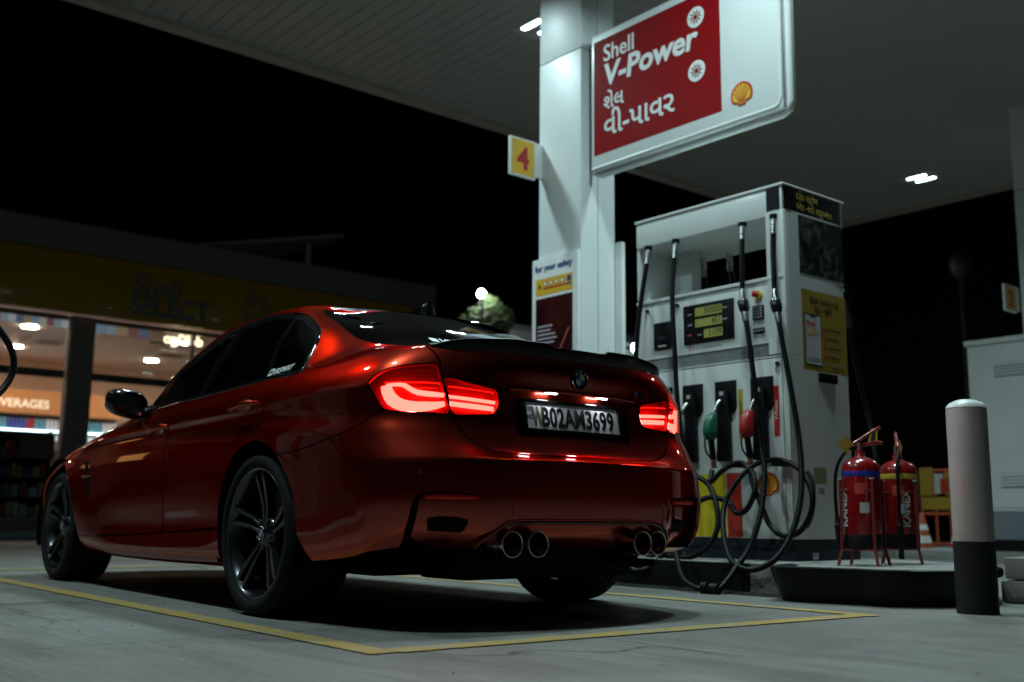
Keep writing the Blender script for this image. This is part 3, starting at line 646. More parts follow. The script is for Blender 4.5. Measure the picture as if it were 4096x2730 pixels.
# ---- side glazing: black surround, panes set in, pillar, divider
gh = Half(); gh.P, gh.Q, gh.F = hf.P, hf.Q, F_dlo
def inset(pts, k):
    P = [Vector((*p, 0)) for p in pts]; n = len(P); out = []
    A = sum(P[i].x*P[(i+1) % n].y-P[(i+1) % n].x*P[i].y for i in range(n)); s = 1 if A > 0 else -1
    for i in range(n):
        t = (P[(i+1) % n]-P[i-1]).normalized(); out.append((P[i].x-t.y*k*s, P[i].y+t.x*k*s))
    return out
INN = inset(DLO, .026)
pane_all = gh.carve(xzreg(INN, 10, 15), 0)
F_trim = gh.F; gh.F = pane_all
bp = lambda x0, x1: [(x0+.035, .9), (x0-.03, 1.38), (x1-.03, 1.38), (x1+.035, .9)]
F_bp = gh.carve(xzreg([(.835, .90), (.80, 1.16), (.80, 1.40), (.885, 1.40), (.90, 1.20), (.925, .90)], 9, 15), 0)
F_qd = gh.carve(xzreg([(.125, .90), (.215, 1.13), (.275, 1.40), (.305, 1.40), (.25, 1.13), (.165, .90)], 9, 15), 0)
def part(fn): 
    a = [f for f in gh.F if fn(np.mean([gh.P[i, 0] for i in f]))]; return a
hf.P, hf.Q = gh.P, gh.Q
inw = lambda s, k: (lambda c: (0, -k if c[1] > 0 else k, 0))
for s, _ in LR:
    mkpanel('window_surround', hf, F_trim, GBLK, s, thick=.012)
    mkpanel('door_pillar_trim', hf, F_bp, GBLK, s, thick=.01); mkpanel('quarter_divider', hf, F_qd, GBLK, s, thick=.01)
    mkpanel('front_door_window', hf, part(lambda x: x > .86), TINT, s, parent=doorsF[s], thick=0, shift=inw(s, .006))
    mkpanel('rear_door_window', hf, part(lambda x: .2 < x < .86), TINTR, s, parent=doorsR[s], thick=0, shift=inw(s, .006))
    mkpanel('quarter_window', hf, part(lambda x: x <= .2), TINTR, s, thick=0, shift=inw(s, .006))
# slim glossy edge along the window line
for s in (1, -1):
    P = [(x, z) for x, z in DLO]; pts = []
    for x, z in P:
        best = np.argmin((hf.P[:, 0]-x)**2+(hf.P[:, 2]-z)**2+np.where((hf.Q[:, 1] > 10) & (hf.Q[:, 1] < 14.6), 0, 9)); pts.append(hf.P[best]*[1, s, 1]+[0, s*.002, 0])
    MB().tube(crom(pts, 4, True), .0055, 6, False).build('window_moulding', GBLK, CAR, smooth=60)
# ---- tail lamps
def ribbon(name, path, w, m, parent, depth=.018, th=.006, mir=1, n=8):
    """light guide lying under the lens: path in (station,row), half width w in metres"""
    C = crom([(a, b, 0) for a, b in path], n); U = np.array([c.x for c in C]); V = np.array([c.y for c in C]); K = len(C)
    ww = np.interp(np.linspace(0, 1, K), np.linspace(0, 1, len(w)), w); S = surf(U, V); Nn = surfn(U, V)
    if Nn[K//2, 0] > 0: Nn = -Nn
    S = S-Nn*depth; T = np.gradient(S, axis=0); T /= np.linalg.norm(T, axis=1)[:, None]; B = np.cross(T, Nn); vs = []; fs = []
    for k in range(K):
        for a, b in ((-1, 0), (-.6, th), (.6, th), (1, 0), (.8, -th), (-.8, -th)): vs.append((S[k]+B[k]*ww[k]*a+Nn[k]*b)*[1, mir, 1])
    for k in range(K-1):
        for i in range(6): fs.append((k*6+i, k*6+(i+1) % 6, (k+1)*6+(i+1) % 6, (k+1)*6+i))
    fs += [tuple(range(6)), tuple(range((K-1)*6, K*6))]
    return MB().add(vs, fs).build(name, m, parent, smooth=60)
for s, sd in LR:
    mi = 1 if s == 0 else -1
    dirv = lambda c: Vector((.045, -.02 if c[1] > 0 else .02, 0))
    ho = mkpanel('tail_light', hf, F_lo, LHOU, s, shift=dirv, wall=1); tag(ho, 'glowing red corner tail light with curved light band')
    hi = mkpanel('trunk_light', hf, F_li, LHOU, s, shift=lambda c: Vector((.045, 0, 0)), wall=1); tag(hi, 'glowing red lamp on the trunk lid with two bars')
    mkpanel('lens', hf, F_lo, REDL, s, parent=ho, thick=.0); mkpanel('lens', hf, F_li, REDL, s, parent=hi, thick=.0)
    ribbon('light_band', [(15.0, 7.97), (15.03, 7.71), (15.12, 7.46), (15.28, 7.28), (15.49, 7.21), (15.69, 7.22), (15.86, 7.26), (16.03, 7.33)], [.020, .022, .024, .022, .020, .018, .014, .009], GUI, ho, mir=mi)
    ribbon('light_band', [(15.02, 8.0), (15.12, 8.03), (15.28, 8.02), (15.38, 7.93), (15.47, 7.80), (15.57, 7.70), (15.73, 7.65), (15.88, 7.63), (16.01, 7.61)], [.004, .006, .008, .009, .009, .010, .010, .009, .008], GUI, ho, mir=mi, depth=.016)
    ribbon('reflector_line', [(14.96, 8.13), (15.2, 8.12), (15.49, 8.1), (15.75, 8.08), (15.94, 8.05)], [.003, .0035, .003], GUI2, ho, mir=mi, depth=.012, th=.003)
    ribbon('light_bar', [(16.1, 7.58), (16.39, 7.54), (16.72, 7.49), (16.98, 7.45)], [.0060, .0068, .0066], GUI, hi, mir=mi)
    ribbon('light_bar', [(16.13, 7.34), (16.39, 7.30), (16.72, 7.26), (16.95, 7.23)], [.0090, .0098, .0090], GUI, hi, mir=mi)
    ribbon('reflector_line', [(16.09, 7.94), (16.39, 7.90), (16.72, 7.85), (16.93, 7.80)], [.003, .003, .003], GUI2, hi, mir=mi, depth=.012, th=.003)
    for k, vv in enumerate((8.3, 8.5, 8.7)): ribbon('reflector_line', [(15.2+.1*k, vv), (15.5, vv+.02), (15.85, vv-.02)], [.0012, .002, .0012], LHOU, ho, mir=mi, depth=.014, th=.002)
    for k, vv in enumerate((7.5, 7.42, 7.86)): ribbon('reflector_line', [(15.45, vv), (15.65, vv), (15.9, vv)], [.0015, .002, .0015], GUI2, ho, mir=mi, depth=.02, th=.002)
# ---- trunk lid: plate pocket
th_ = Half(); th_.P, th_.Q, th_.F = hf.P, hf.Q, F_tr
PK = [(17.16, 7.93), (17.6, 7.99), (18.2, 8.03), (22, 8.05), (22, 6.46), (17.9, 6.46), (17.52, 6.46), (17.42, 6.55), (17.33, 7.3), (17.25, 7.75)]
F_pk = th_.carve(uvreg(PK, 0), 0)
hf.P, hf.Q = th_.P, th_.Q
trunk = mkpanel('trunk_lid', hf, th_.F, PAINT, 2, thick=.012, ang=50)
mkpanel('plate_pocket', hf, F_pk, PAINT, 2, parent=trunk, shift=lambda c: Vector((.028, 0, 0)), wall=1, ang=35)
ZT = Vector((-.0, 0, 1)); tl = .19
UPp = Vector((math.sin(tl), 0, math.cos(tl))); RTp = Vector((0, -1, 0))
PC = Vector((-.927, 0, .792))
Nrm = RTp.cross(UPp)
plate = empty('number_plate', (0, 0, 0), 0, CAR)
def pbox(mb, a0, a1, b0, b1, n0, n1):
    c = [PC+RTp*a+UPp*b+Nrm*n for n in (n0, n1) for a, b in ((a0, b0), (a1, b0), (a1, b1), (a0, b1))]
    return mb.add(c, [(3, 2, 1, 0), (4, 5, 6, 7), (0, 1, 5, 4), (1, 2, 6, 5), (2, 3, 7, 6), (3, 0, 4, 7)])
mb = MB()
for a in ((-.272, .272, .052, .066), (-.272, .272, -.072, -.052), (-.272, -.246, -.052, .052), (.246, .272, -.052, .052)): pbox(mb, *a, -.012, .006)
mb.build('plate_frame', GBLK, plate, bevel=.003)
pbox(MB(), -.246, .246, -.052, .052, -.012, -.004).build('plate_face', mat('plate_white', (.84, .87, .90), .4, var=.08, vs=20, bump=.05), plate)
PB = mat('plate_black', (.012, .012, .012), .35)
AX = (RTp, UPp)
text('plate_lettering', 'B02AM3699', .107, PB, plate, PC+RTp*-.168+UPp*-.037-Nrm*.0035, AX, bold=.026, ext=.002, sx=.68, sp=1.08)
text('plate_lettering', 'W', .107, mat('plate_letter_worn', (.2, .18, .13), .5, var=.8, vs=90), plate, PC+RTp*-.213+UPp*-.037-Nrm*.0035, AX, bold=.026, ext=.002, sx=.5)
text('country_code', 'IND', .026, mat('print_blue', 0), plate, PC+RTp*-.2445+UPp*-.014-Nrm*.0036, AX, bold=.015, ext=.0006, sx=.8)
rect(MB(), PC-Nrm*.0034, RTp, UPp, -.239, -.219, .018, .036).build('hologram', mat('hologram', (.3, .3, .36), .3), plate)
for y in (.135, -.135):
    box('plate_lamp', emis('plate_lamp_lit', (.9, .97, 1.), 34.), trunk, -.952, -.936, y-.026, y+.026, .8800, .8830)
# centre handle overhang
MB().tube(crom([(-.928, .33, .886), (-.946, .2, .889), (-.953, 0, .890), (-.946, -.2, .889), (-.928, -.33, .886)], 6), .0075, 8).build('lid_overhang', PAINT, trunk, smooth=60)
# emblem on the lid
EC = Vector((-.9595, 0, .9455)); Eup = Vector((-.12, 0, 1)).normalized(); En = RTp.cross(Eup)
em = empty('roundel', (0, 0, 0), 0, CAR)
BLU = mat('emblem_blue', (.02, .10, .38), .25, coat=1.); EW = mat('emblem_white', (.62, .64, .64), .25, coat=1.)
def roundel(parent, C, R, U, r):
    N = R.cross(U); mb = MB()
    K = 36; ring = [(1.0, .002), (1.0, .006), (.94, .0085), (.9, .006)]; vs = []; fs = []
    for k in range(K):
        a = 2*math.pi*k/K
        for rr, h in ring: vs.append(C+R*(r*rr*math.cos(a))+U*(r*rr*math.sin(a))+N*h*(r/.041))
    for k in range(K):
        for i in range(3): fs.append((k*4+i, ((k+1) % K)*4+i, ((k+1) % K)*4+i+1, k*4+i+1))
    mb.add(vs, fs).build('chrome_ring', CHR, parent, smooth=60)
    disc(MB(), C+N*.0045*(r/.041), R, U, r*.92, n=36).build('black_ring', GBLK, parent)
    for q in range(4):
        m2 = MB(); pts = [(0, 0)]+[(r*.56*math.cos(a), r*.56*math.sin(a)) for a in [math.radians(90*q+t) for t in range(0, 91, 10)]]
        sheet(m2, C+N*.0056*(r/.041), R, U, pts).build('quadrant', BLU if q in (1, 3) else EW, parent)
    if r > .03:
        for ch, an in (('B', 132), ('M', 90), ('W', 48)):
            a = math.radians(an); u2 = R*math.cos(a)+U*math.sin(a); r2 = u2.cross(N)
            text('emblem_letter', ch, r*.34, EW, parent, C+u2*(r*.61)+N*.0058, (r2, u2), bold=.01, align='CENTER', ext=.0004)
roundel(em, EC, RTp, Eup, .0415)
# model badge: blue/red slashes and M3
Bc = Vector((-.9235, -.385, .915)); Bn = Vector((-.97, -.22, .08)).normalized(); Br = Vector((0, 0, 1)).cross(Bn).normalized(); Bu = Bn.cross(Br).normalized()
bd = empty('model_badge', (0, 0, 0), 0, CAR)
for k, c in enumerate(((.03, .12, .5), (.03, .03, .2), (.5, .03, .02))):
    sheet(MB(), Bc+Bn*.004, Br, Bu, [(-.065+k*.010, -.012), (-.056+k*.010, -.012), (-.048+k*.010, .014), (-.057+k*.010, .014)]).build('badge_slash', mat('badge_%d' % k, c, .3), bd)
text('badge_lettering', 'M3', .036, mat('badge_dark', (.05, .05, .055), .25, metal=.6), bd, Bc+Br*-.03+Bu*-.012+Bn*.004, (Br, Bu), bold=.02, shear=.2, ext=.002)
# boot lip spoiler
us = np.linspace(15.62, 19, 60); Sb = surf(us, np.full(60, 10.0)); pts = np.concatenate([Sb, (Sb*[1, -1, 1])[::-1][1:]]); K = len(pts); vs = []; fs = []
Sf = surf(us, np.full(60, 10.42)); ptf = np.concatenate([Sf, (Sf*[1, -1, 1])[::-1][1:]])
for k in range(K):
    y = abs(pts[k, 1]); e = 1-np.clip((y-.50)/.12, 0, 1)**2; st = np.clip((y-.135)/.03, 0, 1); h = (.010+.014*st*np.clip((.62-y)/.3, .3, 1)+.006)*max(e, .25); bk = .020*e+.004
    p = pts[k]; f = ptf[k]; out = np.array([-1, .28*np.sign(p[1])*min(1, y/.5), 0.])
    vs += [f+[0, 0, .0015], (f+p)/2+[0, 0, .007+h*.4], p+out*bk*.55+[0, 0, h*1.1], p+out*bk+[0, 0, h*.95], p+out*(bk*.9)+[0, 0, h*.2-.010*e], p+out*.0035+[0, 0, -.012-.022*e], p+[.02, 0, -.004]]
for k in range(K-1):
    for i in range(7): fs.append((k*7+i, k*7+(i+1) % 7, (k+1)*7+(i+1) % 7, (k+1)*7+i))
fs += [tuple(range(7)), tuple(range((K-1)*7, K*7))]
MB().add(vs, fs).build('lip_spoiler', mat('spoiler_carbon', (.004, .004, .0045), .3, coat=.25, coatr=.08, var=.3, vs=300, spec=.15), trunk, smooth=35)
# ---- rear bumper
bh = Half(); bh.P, bh.Q, bh.F = hf.P, hf.Q, F_rb
VO = [(15.40, .6), (15.41, 1.2), (15.40, 2.2), (15.46, 3.43), (15.52, 3.92), (15.63, 4.12), (15.85, 4.17), (16.19, 4.14), (16.56, 4.06), (16.79, 3.99), (16.97, 3.80), (17.11, 3.52), (17.14, 3.0), (17.02, 2.70), (16.86, 2.35), (16.70, 1.85), (16.60, 1.5), (16.56, 1.08), (16.55, .6)]
F_v = bh.carve(uvreg(VO, 0), 0)
DF = [(16.61, .9), (16.64, 1.5), (16.75, 1.86), (16.90, 2.36), (17.10, 2.66), (17.5, 2.71), (18.2, 2.70), (22, 2.70), (22, -1), (16.61, -1)]
F_df = bh.carve(uvreg(DF, 0), 0)
hf.P, hf.Q = bh.P, bh.Q
bump = mkpanel('rear_bumper', hf, bh.F, PAINT, 2, thick=.012, ang=50)
mkpanel('diffuser', hf, F_df, PAINT, 2, parent=bump, shift=lambda c: Vector((.045, 0, .0)), wall=1, ang=35)
dk = mat('vent_black', (.004, .004, .004), .7, spec=.1)
for s, _ in LR:
    mi = 1 if s == 0 else -1; v = mkpanel('corner_vent', hf, F_v, PAINT, s, parent=bump, shift=lambda c: Vector((.05, -.016 if c[1] > 0 else .016, 0))*float(np.clip((abs(c[1])-.42)/.16, .05, 1)), wall=1, ang=35)
    ribbon('reflector', [(15.66, 3.9), (15.9, 3.91), (16.2, 3.90), (16.52, 3.88)], [.009, .010, .010, .006], mat('red_reflector_glow', (.62, .008, .010), .5, emit=(1., .01, .01), es=.012), v, mir=mi, depth=.026, th=.005)  # slight glow put into the reflector, which is no lamp
    ribbon('air_slot', [(15.74, 2.18), (15.95, 2.2), (16.25, 2.16), (16.52, 2.12)], [.022, .028, .028, .023], dk, v, mir=mi, depth=.044, th=.004)
    ribbon('vent_trim', [(15.47, 1.1), (15.46, 2.2), (15.515, 3.4), (15.56, 3.82), (15.65, 4.0), (15.9, 4.05), (16.3, 4.02), (16.6, 3.96)], [.018, .016, .012, .007, .004, .003, .002, .0015], dk, v, mir=mi, depth=.028, th=.008)
    c = surf(np.array([15.56]), np.array([4.64]))[0]; n = surfn(np.array([15.56]), np.array([4.64]))[0]; n = n if n[0] < 0 else -n; n = n*[1, mi, 1]; c = c*[1, mi, 1]
    nn = Vector(n); MB().cyl(Vector(c)-nn*.01, Vector(c)+nn*.0012, .0115, n=20).build('parking_sensor', mat('sensor_ring', (.30, .02, .01), .4, metal=.6), bump, smooth=40)
    # slim diffuser trim
tr_ = np.array([(16.62, 1.15), (16.65, 1.5), (16.76, 1.86), (16.91, 2.37), (17.11, 2.67), (17.5, 2.72), (18.2, 2.71), (19, 2.71)])
C = crom([(a, b, 0) for a, b in tr_], 6); S_ = surf(np.array([c.x for c in C]), np.array([c.y for c in C])); full = np.concatenate([S_, (S_*[1, -1, 1])[::-1][1:]])
MB().tube((full+[.012, 0, -.008]).tolist(), .0075, 8).build('diffuser_trim', GBLK, bump, smooth=60)
MB().tube((full+[-.002, 0, .001]).tolist(), .004, 8).build('diffuser_bead', PAINT, bump, smooth=60)
# exhaust
TIP = mat('exhaust_tip', (.42, .40, .38), .22, metal=1., var=.15, vs=30); TIPR = mat('exhaust_rim_glint', (.75, .72, .68), .3, metal=.6); SOOT = mat('soot', (.004, .004, .004), .9)
for y, x in ((.378, -1.018), (.272, -1.038), (-.272, -1.038), (-.378, -1.018)):
    t = MB().lathe([(.040, -.16), (.0475, -.155), (.0485, -.02), (.0485, -.003), (.047, 0), (.0445, -.002), (.043, -.02), (.043, -.15)], (x, y, .305), 'x', 32)
    for i, vv in enumerate(t.v): t.v[i] = (2*x-vv[0], vv[1], vv[2])
    o = t.build('exhaust_tip', TIP, CAR, smooth=40)
    MB().lathe([(.0486, .004), (.0482, -.0005), (.0465, -.0012), (.0445, .001)], (x, y, .305), 'x', 32).build('tip_rim_glint', TIPR, o, smooth=60)  # pale ring added as the bright highlight on the tip's edge
    disc(MB(), (x+.12, y, .305), Vector((0, 1, 0)), Vector((0, 0, 1)), .0435, n=24).build('tip_bore', SOOT, o)
    MB().lathe([(.0432, .118), (.0432, .012)], (x, y, .305), 'x', 24).build('tip_lining', SOOT, o, smooth=60)
ub = MB()
for q in (1, -1): MB().tube(crom([(-.90, q*.32, .30), (-.82, q*.31, .29), (-.72, q*.24, .26)], 4), .07, 14).build('exhaust_pipe', UNDER, CAR, smooth=50)
mb = MB().box(-.82, -.5, -.42, .46, .165, .30); mb.build('muffler', mat('muffler_steel', (.010, .010, .010), .6, spec=.1), CAR, bevel=.05, seg=3)
mb = MB().box(-.42, .3, -.16, .16, .18, .4).box(-.2, .2, -.75, .75, .26, .34).box(.3, 3.2, -.35, .35, .155, .24).box(2.5, 3.1, -.7, .7, .2, .34).box(-.45, .1, .28, .62, .17, .26).box(-.45, .1, -.62, -.28, .17, .26); mb.build('underbody_drive', UNDER, CAR, bevel=.02)
# inner shell: floor, inner walls, wheel wells
fl = MB().box(-.78, 3.3, -.60, .60, .20, .23).box(.42, 2.35, -.84, .84, .20, .23).box(-.85, -.45, -.74, .74, .28, .31); fl.build('floor_pan', UNDER, CAR)
In = GR-surfn(*np.meshgrid(np.arange(gU)/NU, np.arange(gV)/NV, indexing='ij'))*0
nrm = np.cross(np.gradient(GR, axis=0), np.gradient(GR, axis=1)); nl = np.linalg.norm(nrm, axis=2, keepdims=True); nrm = nrm/np.maximum(nl, 1e-9)
cc = GR-np.array([1.3, 0, .6]); 
if ((nrm*cc).sum(2)).mean() < 0: nrm = -nrm
sh = GR-nrm*.055; sh[..., 1] = np.maximum(sh[..., 1], 0); sub = sh[::3, :int(10.3*NV):3]
vs = []; fs = []; a, b, _ = sub.shape
for mi in (1, -1):
    o = len(vs); vs += (sub*[1, mi, 1]).reshape(-1, 3).tolist()
    for i in range(a-1):
        for j in range(b-1):
            q = [sub[i, j], sub[i+1, j], sub[i+1, j+1], sub[i, j+1]]; m = sum(q)/4
            if any(np.hypot(m[0]-cx, m[2]-.335) < .44 and m[1] > .3 for cx in (0, 2.812)): continue
            if any(abs(m[0]-cx) < .46 and m[2] < .4 and m[1] > .3 for cx in (0, 2.812)): continue
            fs.append((o+i*b+j, o+(i+1)*b+j, o+(i+1)*b+j+1, o+i*b+j+1))
MB().add(vs, fs).build('inner_shell', UNDER, CAR)
for cx in (0, 2.812):
    for s in (1, -1):
        m2 = MB(); vs = []; fs = []; K = 25
        for k in range(K):
            a = math.radians(-35+250*k/(K-1)); r = .40
            for y in (.905, .50): vs.append((cx+r*math.cos(a), s*y, max(.2, .335+r*math.sin(a))))
        for k in range(K-1): fs.append((2*k, 2*k+1, 2*k+3, 2*k+2))
        fs.append(tuple(2*k+1 for k in range(K))); m2.add(vs, fs).build('wheel_well', UNDER, CAR)
# rear deck, seats
mb = MB().box(-.48, .0, -.6, .6, .93, .95); mb.build('parcel_shelf', UNDER, CAR)
STM = mat('seat_leather', (.02, .018, .017), .55, bump=.1)
for x, ys in ((1.25, (.36, -.36)), (.30, (.38, -.38))):
    for y in ys:
        s = empty('seat', (x, y, .3), 0, CAR)
        MB().box(-.25, .25, -.25, .25, .0, .22).build('cushion', STM, s, bevel=.05)
        m2 = MB().prism([(-.33, .15), (-.20, .15), (-.36, .72), (-.46, .72)], lambda a, b: (a, -.24, b), lambda a, b: (a, .24, b)); m2.build('backrest', STM, s, bevel=.03)
        m2 = MB().prism([(-.46, .76), (-.38, .76), (-.42, .93), (-.5, .93)], lambda a, b: (a, -.13, b), lambda a, b: (a, .13, b)); m2.build('headrest', STM, s, bevel=.025)
MB().box(1.62, 2.0, -.72, .72, .62, .93).build('dashboard', STM, CAR, bevel=.05)
# ---- details: fin, mirrors, handles, gills, seals
fn = MB()
prof = [(.27, .0, 0), (.20, .018, .012), (.10, .036, .028), (.02, .052, .03), (-.005, .058, .022), (-.012, .0, .026)]
vs = []; K = 10
for x, h, w in prof:
    for k in range(K):
        a = math.pi*k/(K-1); vs.append((.125+x*.85, 1.2*max(w, .004)*math.cos(a), 1.368+.06*(x*.85)+1.2*h*math.sin(a)))
fs = [(i*K+k, i*K+k+1, (i+1)*K+k+1, (i+1)*K+k) for i in range(len(prof)-1) for k in range(K-1)]
fn.add(vs, fs).build('antenna_fin', GBLK, CAR, smooth=60)
for s in (1, -1):
    mr = empty('wing_mirror', (0, 0, 0), 0, CAR); cx, cy, cz = 1.43, .985, .962; vs = []; fs = []; nA, nB = 20, 14
    for i in range(nB+1):
        t = i/nB; yy = (-1+2*t); rr = max(.0, (1-abs(yy)**3.2))**.42
        for k in range(nA):
            a = 2*math.pi*k/nA; ca, sa = math.cos(a), math.sin(a); ca = math.copysign(abs(ca)**.75, ca); sa = math.copysign(abs(sa)**.8, sa)
            vs.append((cx+.095*rr*ca*(1.0 if ca > 0 else .35)-.03*yy, s*(cy+.118*yy), cz+(.072*rr*sa)*(1-.12*yy)+.012*yy))
    for i in range(nB):
        for k in range(nA): fs.append((i*nA+k, i*nA+(k+1) % nA, (i+1)*nA+(k+1) % nA, (i+1)*nA+k))
    MB().add(vs, fs).build('mirror_cap', GBLK, mr, smooth=70)
    MB().tube([(1.46, s*.83, .935), (1.45, s*.90, .925), (1.44, s*.95, .925)], [.035, .026, .03], 10).build('mirror_arm', GBLK, mr, smooth=60)
    disc(MB(), (cx-.036, s*cy, cz), Vector((.12, s, 0)).normalized(), Vector((0, 0, 1)), .095, .058).build('mirror_glass', CHR, mr)
    for d, (x0, z0, x1, z1) in ((doorsR, (.045, .862, .235, .846)), (doorsF, (1.01, .822, 1.20, .806))):
        dd = d[0 if s > 0 else 1]; y = .936; hd = dd
        P = crom([(x0, s*.906, z0), (x0+.015, s*.938, z0), (x0+.06, s*.95, z0-.004), (x1-.05, s*.952, z1+.003), (x1-.012, s*.943, z1), (x1, s*.908, z1)], 5)
        m2 = MB().tube(P, .0125, 10); m2.build('door_handle', PAINT, dd, smooth=60)
        MB().lathe([(0, -.001), (.030, -.001), (.034, .002), (.032, .0045), (.02, -.004), (0, -.009)], ((x0+x1)/2, 0, 0), 'y', 20)
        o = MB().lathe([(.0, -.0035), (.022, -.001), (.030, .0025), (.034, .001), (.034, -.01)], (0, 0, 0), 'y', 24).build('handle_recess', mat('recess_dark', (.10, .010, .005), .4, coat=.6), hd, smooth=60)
        o.scale = (2.1, s, .9); o.location = ((x0+x1)/2, s*(.9245 if d is doorsF else .921), (z0+z1)/2+.001)
    # fender gill
    gl = empty('fender_vent', (0, 0, 0), 0, CAR)
    def onside(x, z):
        m = np.abs(hf.Q[:, 1]-5) < 4; i = np.argmin((hf.P[:, 0]-x)**2+(hf.P[:, 2]-z)**2+np.where(m, 0, 9)); return hf.P[i, 1]
    P = [(2.30, .702), (2.235, .70), (2.205, .61), (2.21, .508), (2.25, .505), (2.265, .61)]
    MB().prism(P, lambda a, b: (a, s*(onside(a, b)-.02), b), lambda a, b: (a, s*(onside(a, b)+.0025), b)).build('vent_opening', dk, gl)
    MB().box(2.10, 2.32, s*.905, s*.918, .598, .618).build('vent_strip', mat('dark_chrome', (.12, .12, .13), .2, metal=1.), gl, bevel=.003)
    # sticker on the quarter window
    if s > 0:
        st = empty('window_sticker', (0, 0, 0), 0, CAR)
        a = Vector((.145, .818, .990)); b = Vector((-.055, .812, 1.0)); R = (b-a).normalized(); n0 = Vector(surfn(np.array([11.6]), np.array([12.2]))[0]); n0 = n0 if n0.y > 0 else -n0
        n0 = (n0-R*n0.dot(R)).normalized(); U = n0.cross(R); a = a+n0*.004
        WS = mat('sticker_white', (.75, .75, .75), .5)
        text('sticker_lettering', 'VRSWAY', .046, WS, st, a+R*.045, (R, U), bold=.02, shear=.1, ext=.0005, sx=.93)
        sheet(MB(), a, R, U, [(.003, .0), (.036, .0), (.040, .004), (.040, .036), (.036, .040), (.003, .04), (0, .036), (0, .004)]).build('sticker_icon', WS, st)
        disc(MB(), a+n0*.0006, R, U, .012).move if False else None
        i0 = disc(MB(), a+R*.02+U*.02+n0*.0006, R, U, .011, n=20).build('sticker_icon_hole', GBLK, st)
bs = empty('rear_window_sticker', (0, 0, 0), 0, CAR)
c0 = surf(np.array([17.9]), np.array([12.28]))[0]; Rr = Vector((0, -1, 0)); n0 = Vector(surfn(np.array([17.9]), np.array([12.28]))[0]); n0 = n0 if n0.z > 0 else -n0; Uu = n0.cross(Rr).normalized()
Uu = Uu if Uu.z > 0 else -Uu
a = Vector(c0)+n0*.006+Vector((0, .22, 0))
text('sticker_lettering', 'VRSWAY', .06, WS, bs, a+Rr*.05, (Rr, Uu), bold=.02, shear=.1, ext=.0005)
sheet(MB(), a, Rr, Uu, [(.003, .0), (.036, .0), (.040, .004), (.040, .036), (.036, .040), (.003, .04), (0, .036), (0, .004)]).build('sticker_icon', WS, bs)
